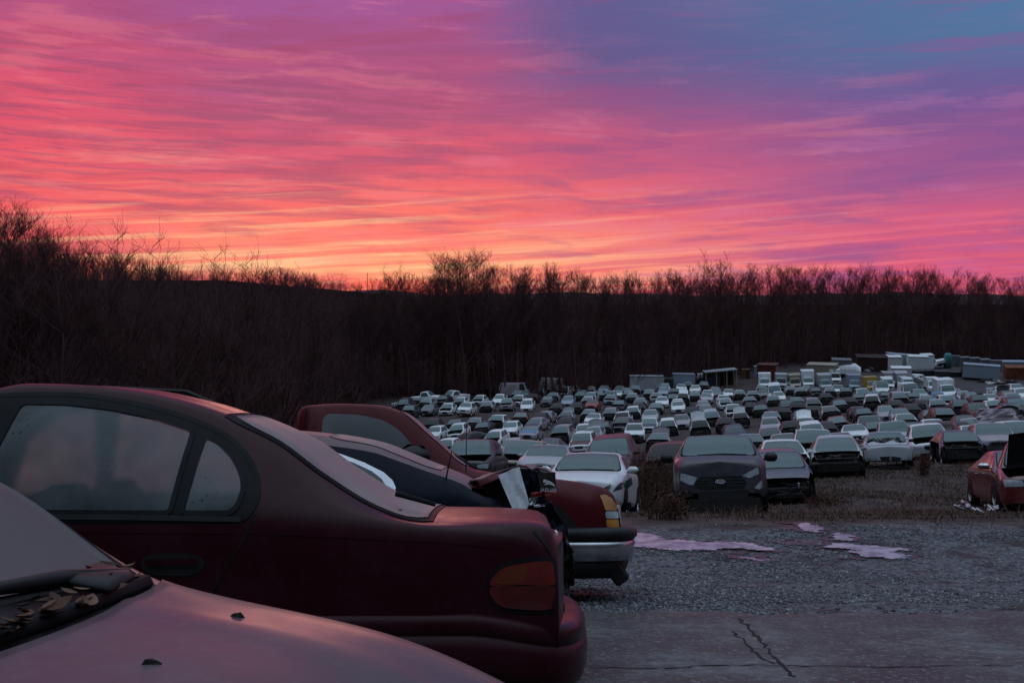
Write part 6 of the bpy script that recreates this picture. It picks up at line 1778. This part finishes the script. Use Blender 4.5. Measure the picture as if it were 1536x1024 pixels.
# ------------------------------------------------------------------ trucks, trailers, sheds along the far edge
def fplace(px, py, h, yaw=0):
    d = hit(px, py, h, 60); return d, ground_matrix((px - 768) / F * d, d, R(yaw))
def box_truck(px, py, w_, hh, ll, co, yaw, label, cab=True, name='box_truck', cat='truck'):
    d, Mx = fplace(px, py, hh, yaw); r = empty(name, Mx); tag(r, label, cat)
    pm = PMAT.get(co) or M[co]
    mb = MB(); mb.box((-ll / 2, 0, .95 + (hh - .95) / 2), (ll, w_, hh - .95), None, .05)
    mb.build('cargo_box', pm, r)
    mb = MB()
    for sd in (-1, 1):
        for zz_ in (1.0, hh - .05): mb.box((-ll / 2, sd * (w_ / 2 + .012), zz_), (ll, .05, .1))
        for xx_ in np.arange(-ll + .3, 0, .6): mb.box((xx_, sd * (w_ / 2 + .01), .95 + (hh - .95) / 2), (.04, .03, hh - 1.2))
    mb.build('box_rail', M['alloy'], r)
    if cab:
        lf = Loft(L=2.2, W=min(w_, 2.0), H=2.15, belt=1.25, cowl=1.35, head=.85, rr=.1, dk=.02, hf=1.15, hc=1.3, dz=1.2, rw=.72, sill=.45, xr=-.02, xf=2.1, bulge=.08, fend=.85)
        for k, (v, f) in skin(lf, lambda x, v, sd, z: 'cab', nx=30, nv=4).items(): mesh_obj(k, v, f, pm, r)
        part('windscreen', lf.top_patch(.86, 1.36, 4.12), M['glass'] if 'empty' not in label else M['darkfill'], r)
        part('grille', lf.cap_patch(rpoly([(-.55, 1.0), (.55, 1.0), (.5, .7), (-.5, .7)], .05), .008), M['trim'], r)
        for sd in (1, -1):
            part('side_window', lf.side_patch([(.95, 1.32), (.85, 1.9), (.2, 1.95), (.2, 1.32)], .006, sd, 4, .15), M['sideglass'], r)
            part('headlight', lf.cap_patch([(sd*.6, .98), (sd*.85, .98), (sd*.85, .78), (sd*.6, .78)], .012), M['lamp'], r)
    mb = MB(); mb.box((-ll / 2 + .6, 0, .7), (ll + 1.6, .9, .3)); mb.build('chassis', M['under'], r)
    for ax in ((1.2, -ll + 1.0) if cab else (-.8, -ll + .9)):
        for sd in (1, -1): wheel_parts(r, (ax, sd * (w_ / 2 - .18), .42), sd, .42, .26)
    return r
for a in [(1148, 560, 2.18, 2.94, 3.2, 'white', -11, 'white box truck left of the line of stripped truck cabs, beside the rusty red rig'),
          (1172, 561, 2.09, 2.75, 2.7, 'silver', -11, 'pale step van with empty windscreen, second in the line of trucks'),
          (1194, 562, 2.09, 2.66, 2.4, 'tan', -11, 'beige stripped truck with empty windscreen between two white ones'),
          (1213, 556, 2.28, 3.23, 3.2, 'white', -11, 'tallest white box truck in the middle of the truck line'),
          (1239, 562, 2.28, 2.85, 3.2, 'silver', -8, 'grey-white van body with dented front in the truck line'),
          (1282, 562, 2.38, 2.94, 3.2, 'bluish silver', -10, 'bluish white box truck just left of the yellow one'),
          (1308, 565, 2.28, 2.75, 3.2, 'yellow', -6, 'ochre yellow box truck among the white ones'),
          (1253, 554, 1.99, 2.66, 2.6, 'white', -10, 'white truck with empty windscreen in front of the pale open shed'),
          (1334, 559, 2.09, 2.56, 2.7, 'mauve silver', -10, 'dull pinkish van body behind the yellow truck'),
          (1354, 559, 2.18, 2.56, 2.7, 'silver', -10, 'silver box van left of the torn white wreck at the lot edge'),
          (1332, 567, 1.99, 2.18, 2.4, 'white', -10, 'low white truck with bare roof right of the yellow truck'),
          (1362, 567, 1.90, 2.18, 2.4, 'white', -10, 'low white van behind the tall white van'),
          (1400, 566, 1.99, 2.66, 2.4, 'white', -9, 'small white box truck at the left edge of the open lot'),
          (1421, 569, 2.18, 2.75, 2.9, 'white', -8, 'white box truck right at the edge of the open gravel lot')]:
    box_truck(*a)
def crate(px, py, size, co, yaw, label, name, cat, detail='ribs', door=None, lift=.0, wheels=False):
    d, Mx = fplace(px, py, size[2] + lift, yaw); r = empty(name, Mx); tag(r, label, cat); L_2, W_2, H_2 = size; pm = PMAT.get(co) or M[co]
    mb = MB(); mb.box((0, 0, lift + H_2 / 2), (L_2, W_2, H_2), None, .03); mb.build('body', pm, r)
    mb = MB()
    for sd in (1, -1):
        if detail == 'ribs':
            for xx_ in np.arange(-L_2 / 2 + .2, L_2 / 2, .4): mb.box((xx_, sd * (W_2 / 2 + .02), lift + H_2 / 2), (.14, .05, H_2 - .25))
        for zz_ in (lift + .06, lift + H_2 - .06): mb.box((0, sd * (W_2 / 2 + .03), zz_), (L_2, .07, .12))
        for zz_ in (lift + .06, lift + H_2 - .06): mb.box((sd * (L_2 / 2 + .02), 0, zz_), (.05, W_2, .12))
    mb.build('frame', pm if detail == 'ribs' else M['alloy'], r)
    if door:
        mb = MB(); mb.box((door[0], -door[3] * 0 + (W_2 / 2 + .03) * door[3], lift + door[2] / 2 + .1), (door[1], .05, door[2])); mb.build('door', M['darkfill'], r)
        mb = MB(); mb.box((L_2 / 2 + .03, 0, lift + H_2 * .45), (.05, W_2 * .7, H_2 * .75)); mb.build('end_door', M['darkfill'] if 'open' in label else M['alloy'], r)
    if wheels:
        for ax in (-L_2 * .3, L_2 * .1):
            for sd in (1, -1): wheel_parts(r, (ax, sd * (W_2 / 2 - .15), .4), sd, .4, .22)
        mb = MB(); mb.box((0, 0, lift - .15), (L_2 * .95, .9, .25)); mb.build('chassis', M['under'], r)
    return r
M['teal'] = plain('teal_tank_paint', (.07, .22, .24), .5, var=.3); M['rustred'] = plain('rust_red_paint', (.11, .028, .022), .8, var=.5, scale=2)
M['brownwall'] = plain('weathered_brown_wall', (.035, .018, .015), .9, var=.4, scale=1.5); M['orange'] = plain('rusty_orange_steel', (.17, .05, .022), .8, var=.6, scale=1.2)
crate(965, 563, (4.6, 2.3, 2.5), 'silver', 86, 'pale box trailer at the foot of the wood, left of the tyre hung wreck', 'box_trailer', 'trailer', 'plain', (-1.0, .8, 1.4, 1), .5, True)
crate(984, 563, (2.6, 2.2, 2.5), 'silver', 88, 'corrugated pale container end next to the box trailer', 'container', 'container', 'ribs')
crate(997, 566, (3.2, 2.0, 1.9), 'black', 80, 'dark burnt van shell right of the corrugated container', 'van_shell', 'van', 'plain', (0, 1.0, 1.2, 1), .3)
crate(1025, 560, (4.0, 2.2, 2.3), 'bluish silver', 88, 'bluish box body behind the black SUV at the wood edge', 'box_trailer', 'trailer', 'plain', None, .4)
crate(1067, 559, (3.0, 2.2, 2.4), 'navy blue', 88, 'dark blue container under the left end of the shed roof', 'container', 'container')
crate(1235, 545, (5.4, 2.6, 3.2), 'tan', 60, 'pale beige trailer shed with an open dark end above the truck line', 'trailer_shed', 'shed', 'plain', (1.6, 1.6, 2.2, 1), .2)
crate(1262, 538, (3.6, 2.5, 3.0), 'grey', 80, 'grey box roof behind the rounded white trailer', 'box_trailer', 'trailer', 'plain', None, .3)
crate(1309, 533, (6.2, 3.0, 3.1), 'brownwall', 80, 'long brown weathered shed in front of the far trees', 'shed', 'shed', 'plain', (2.3, 1.0, 2.2, 1))
crate(1341, 533, (2.6, 2.6, 3.2), 'white', 84, 'plain white container end right of the brown shed', 'container', 'container', 'plain')
crate(1356, 531, (7.0, 3.0, 3.2), 'bluish silver', 86, 'long white roofed building behind the white container end', 'building', 'building', 'plain', (0.5, 1.4, 2.2, -1))
crate(1376, 533, (3.8, 2.5, 2.8), 'white', 82, 'white truck box with shadowed underside beside the white cab', 'truck_box', 'truck', 'plain', None, .6, True)
crate(1391, 531, (2.2, 2.4, 2.8), 'white', 86, 'upright white box standing at the right end of the white building', 'truck_box', 'truck', 'plain', None, .4)
crate(1352, 550, (3.6, 2.2, 2.2), 'white', 76, 'white open trailer with slanted lid at the head of the lot', 'trailer', 'trailer', 'plain', None, .4, True)
for k, (px, py) in enumerate(((1433, 533), (1448, 535), (1463, 536), (1478, 538), (1494, 540))):
    crate(px, py, (1.8, 1.6, 2.1), 'grey', 88, 'grey steel bin standing in the row along the back fence', 'steel_bin', 'bin')['group'] = 'grey steel bins along the back fence'
crate(1518, 541, (5.0, 2.0, 2.0), 'bluish silver', 88, 'long bluish container at the right end of the bin row', 'container', 'container')
crate(1472, 546, (6.4, 2.4, 2.5), 'bluish silver', 68, 'long white site office trailer at the back of the gravel lot', 'site_office', 'trailer', 'plain', (-1.0, .9, 1.9, 1), .5)
crate(1454, 553, (2.4, 1.8, 1.7), 'black', 86, 'black waste skip before the left end of the site office', 'waste_skip', 'skip')
crate(1477, 556, (2.4, 1.6, 1.4), 'navy blue', 86, 'dark blue waste skip before the right end of the site office', 'waste_skip', 'skip')
crate(1523, 549, (3.6, 2.4, 2.3), 'orange', 80, 'rusty orange container at the right edge of the lot', 'container', 'container')
crate(1386, 555, (3.4, 1.6, 1.1), 'black', 88, 'low dark scrap bin at the back left of the lot', 'scrap_bin', 'bin')
crate(1413, 556, (2.8, 1.6, 1.1), 'dark grey', 88, 'low grey rimmed scrap bin at the back of the lot', 'scrap_bin', 'bin')
crate(1432, 557, (2.0, 1.6, 1.1), 'black', 88, 'low black scrap bin next to the black waste skip', 'scrap_bin', 'bin')
crate(1153, 545, (3.6, 2.2, 3.1), 'rustred', 60, 'rusty red truck rig in front of the dark trees', 'truck_rig', 'truck', 'plain', (.3, 1.0, 1.6, -1), .4, True)
crate(1139, 548, (1.6, 1.6, 2.2), 'bluish silver', 85, 'slim pale cabinet left of the rusty red rig', 'cabinet', 'cabinet', 'plain')
crate(1120, 553, (1.6, 1.2, 2.0), 'rust', 85, 'brown doorway shack right of the open shed roof', 'shack', 'shed', 'plain', (.2, .5, 1.6, -1))
# rounded trailer, teal tank, white truck with a tanker body
d, Mx = fplace(1274, 544, 2.7, 70); r = empty('rounded_trailer', Mx); tag(r, 'white round-topped trailer above the truck line', 'trailer')
mb = MB(); V = []; n = 10
for x in (-2.1, -1.9, 1.2, 2.2): 
    s_ = {-2.1: .8, -1.9: 1, 1.2: 1, 2.2: .6}[x]
    V.append([(x, 1.15 * math.cos(a) * (1 if s_ == 1 else .95), .7 + 1.9 * s_ * max(0, math.sin(a)) ** .7) for a in np.linspace(math.pi, 0, n)])
mb.v = [p for q in V for p in q]; mb.f = [(i*n+j, (i+1)*n+j, (i+1)*n+j+1, i*n+j+1) for i in range(3) for j in range(n-1)] + [tuple(range(n)), tuple(range(4*n-1, 3*n-1, -1))]
mb.build('shell', M['white'], r); mb = MB(); mb.box((0, 0, .55), (4, 1.9, .3)); mb.build('chassis', M['under'], r)
for sd in (1, -1): wheel_parts(r, (-.3, sd * 1.0, .38), sd, .38, .22)
d, Mx = fplace(1422, 529, 3.0, 0); r = empty('storage_tank', Mx); tag(r, 'upright teal tank at the left end of the bin row', 'tank')
mb = MB(); mb.tube([(0, 0, 0), (0, 0, 2.6), (0, 0, 2.85), (0, 0, 3.0)], [.75, .75, .6, .15], 20); mb.build('shell', M['teal'], r, True)
mb = MB(); mb.tube([(0, 0, 3.0), (0, 0, 3.12)], .15, 8); mb.build('cap', M['trim'], r)
box_truck(1402, 541, 2.0, 1.5, 3.2, 'white', -70, 'white truck cab with a low bed standing at the back of the lot', True, 'flatbed_truck')
# open shed roof on posts
d, Mx = fplace(1081, 555, 3.0, 0); r = empty('open_shed', Mx); tag(r, 'open-sided shed with a long pale flat roof at the wood edge', 'shed')
mb = MB(); mb.box((0, 0, 3.0), (3.2, 6.0, .16), Euler((.05, 0, 0))); o = mb.build('roof', M['silver'], r)
for yy_ in (-2.8, -.9, 1.0, 2.8):
    for xx_ in (-1.4, 1.4):
        mb = MB(); mb.box((xx_, yy_, 1.42), (.14, .14, 2.95)); mb.build('post', M['tan'], r)
mb = MB(); mb.box((-1.45, .2, 1.3), (.06, 5.4, 2.5)); mb.build('back_wall', M['brownwall'], r)
d, Mx = fplace(1093, 559, 2.0, 0); r = empty('white_panel', Mx); tag(r, 'pale upright panel leaning under the right end of the shed roof', 'panel')
mb = MB(); mb.box((0, 0, 1.0), (.08, 1.1, 2.0), Euler((0, -.12, 0)), .02); mb.build('sheet', M['mauve silver'], r); mb = MB(); mb.box((-.06, 0, 1.0), (.06, .1, 1.9)); mb.build('batten', M['tan'], r)
# crushed wrecks standing on end and frames
def scrap(px, py, h_, w_, label, mat, seed, n=16):
    d, Mx = fplace(px, py, h_, 0); r = empty('crushed_wreck', Mx); tag(r, label, 'wreck'); q = random.Random(seed)
    V = []; m = 18
    for i in range(n):
        t_ = i / (n - 1)
        for j in range(m):
            a = 2 * math.pi * j / m; rr = (1 - .25 * t_ ** 3) * (1 + .22 * math.sin(3 * a + 5 * t_ + seed) + q.uniform(-.14, .14))
            V.append((math.cos(a) * rr * w_ * .5 * .8, math.sin(a) * rr * w_ * .5, t_ * h_ * (1 + q.uniform(-.02, .02)) - .05))
    Fc = [(i*m+j, i*m+(j+1) % m, (i+1)*m+(j+1) % m, (i+1)*m+j) for i in range(n-1) for j in range(m)] + [tuple((n-1)*m+j for j in range(m))]
    mesh_obj('crumpled_body', V, Fc, mat, r, False)
    mb = MB()
    for k in range(14):
        a = q.uniform(0, 6.28); z = q.uniform(.2, h_); p = Vector((math.cos(a) * w_ * .42, math.sin(a) * w_ * .5, z))
        mb.sheet([p + Vector((q.uniform(-.3, .3), q.uniform(-.3, .3), q.uniform(-.3, .3))) for _ in range(3)], .01)
    mb.build('torn_metal', M['engine'], r)
scrap(1503, 618, 2.3, 2.2, 'crushed mauve wreck stood on end among the right-hand cars', M['mauve silver'], 3)
scrap(1376, 561, 1.4, 2.6, 'torn white wreck crumpled at the left corner of the open lot', M['white'], 5)
scrap(1368, 605, 1.1, 2.4, 'heap of dark engine parts between the cars right of centre', M['engine'], 8)
scrap(1304, 549, 1.0, 2.4, 'pinkish pile of scrap in front of the brown shed', M['mauve silver'], 9)
scrap(594, 604, .7, 1.6, 'small heap of pale scrap at the far left end of the yard', M['mauve silver'], 12)
# stack of parts along the back right
for k, (px, py, lab) in enumerate(((1475, 570, 'row of flattened dark car parts on the lot, left heap'), (1493, 572, 'pale flattened car parts on the lot, middle heap'), (1512, 572, 'dark flattened car parts on the lot, right heap by the orange container'))):
    d, Mx = fplace(px, py, .4, 0); q = random.Random(k); mb = MB()
    for j in range(14): mb.box((q.uniform(-.8, .8), q.uniform(-1.3, 1.3), q.uniform(.1, .45)), (q.uniform(.3, 1.2), q.uniform(.3, 1.4), q.uniform(.08, .3)), Euler((q.uniform(-.3, .3), q.uniform(-.3, .3), q.uniform(0, 3))), .03)
    o = mb.build('parts_heap', M[('trim', 'alloy', 'trim')[k]]); o.matrix_world = Mx; tag(o, lab, 'scrap')

# ------------------------------------------------------------------ camera and colour
cd = bpy.data.cameras.new('camera'); cd.sensor_width = 36; cd.lens = F / 1536 * 36; cd.clip_end = 9000; cd.clip_start = .05
co_ = bpy.data.objects.new('camera', cd); COL.objects.link(co_); co_.location = (0, 0, CZ); co_.rotation_euler = (math.pi / 2 - PITCH, 0, 0)
SC.camera = co_
SC.view_settings.view_transform = 'Standard'; SC.view_settings.look = 'None'; SC.view_settings.exposure = 0; SC.view_settings.gamma = 1
bpy.context.view_layer.update()
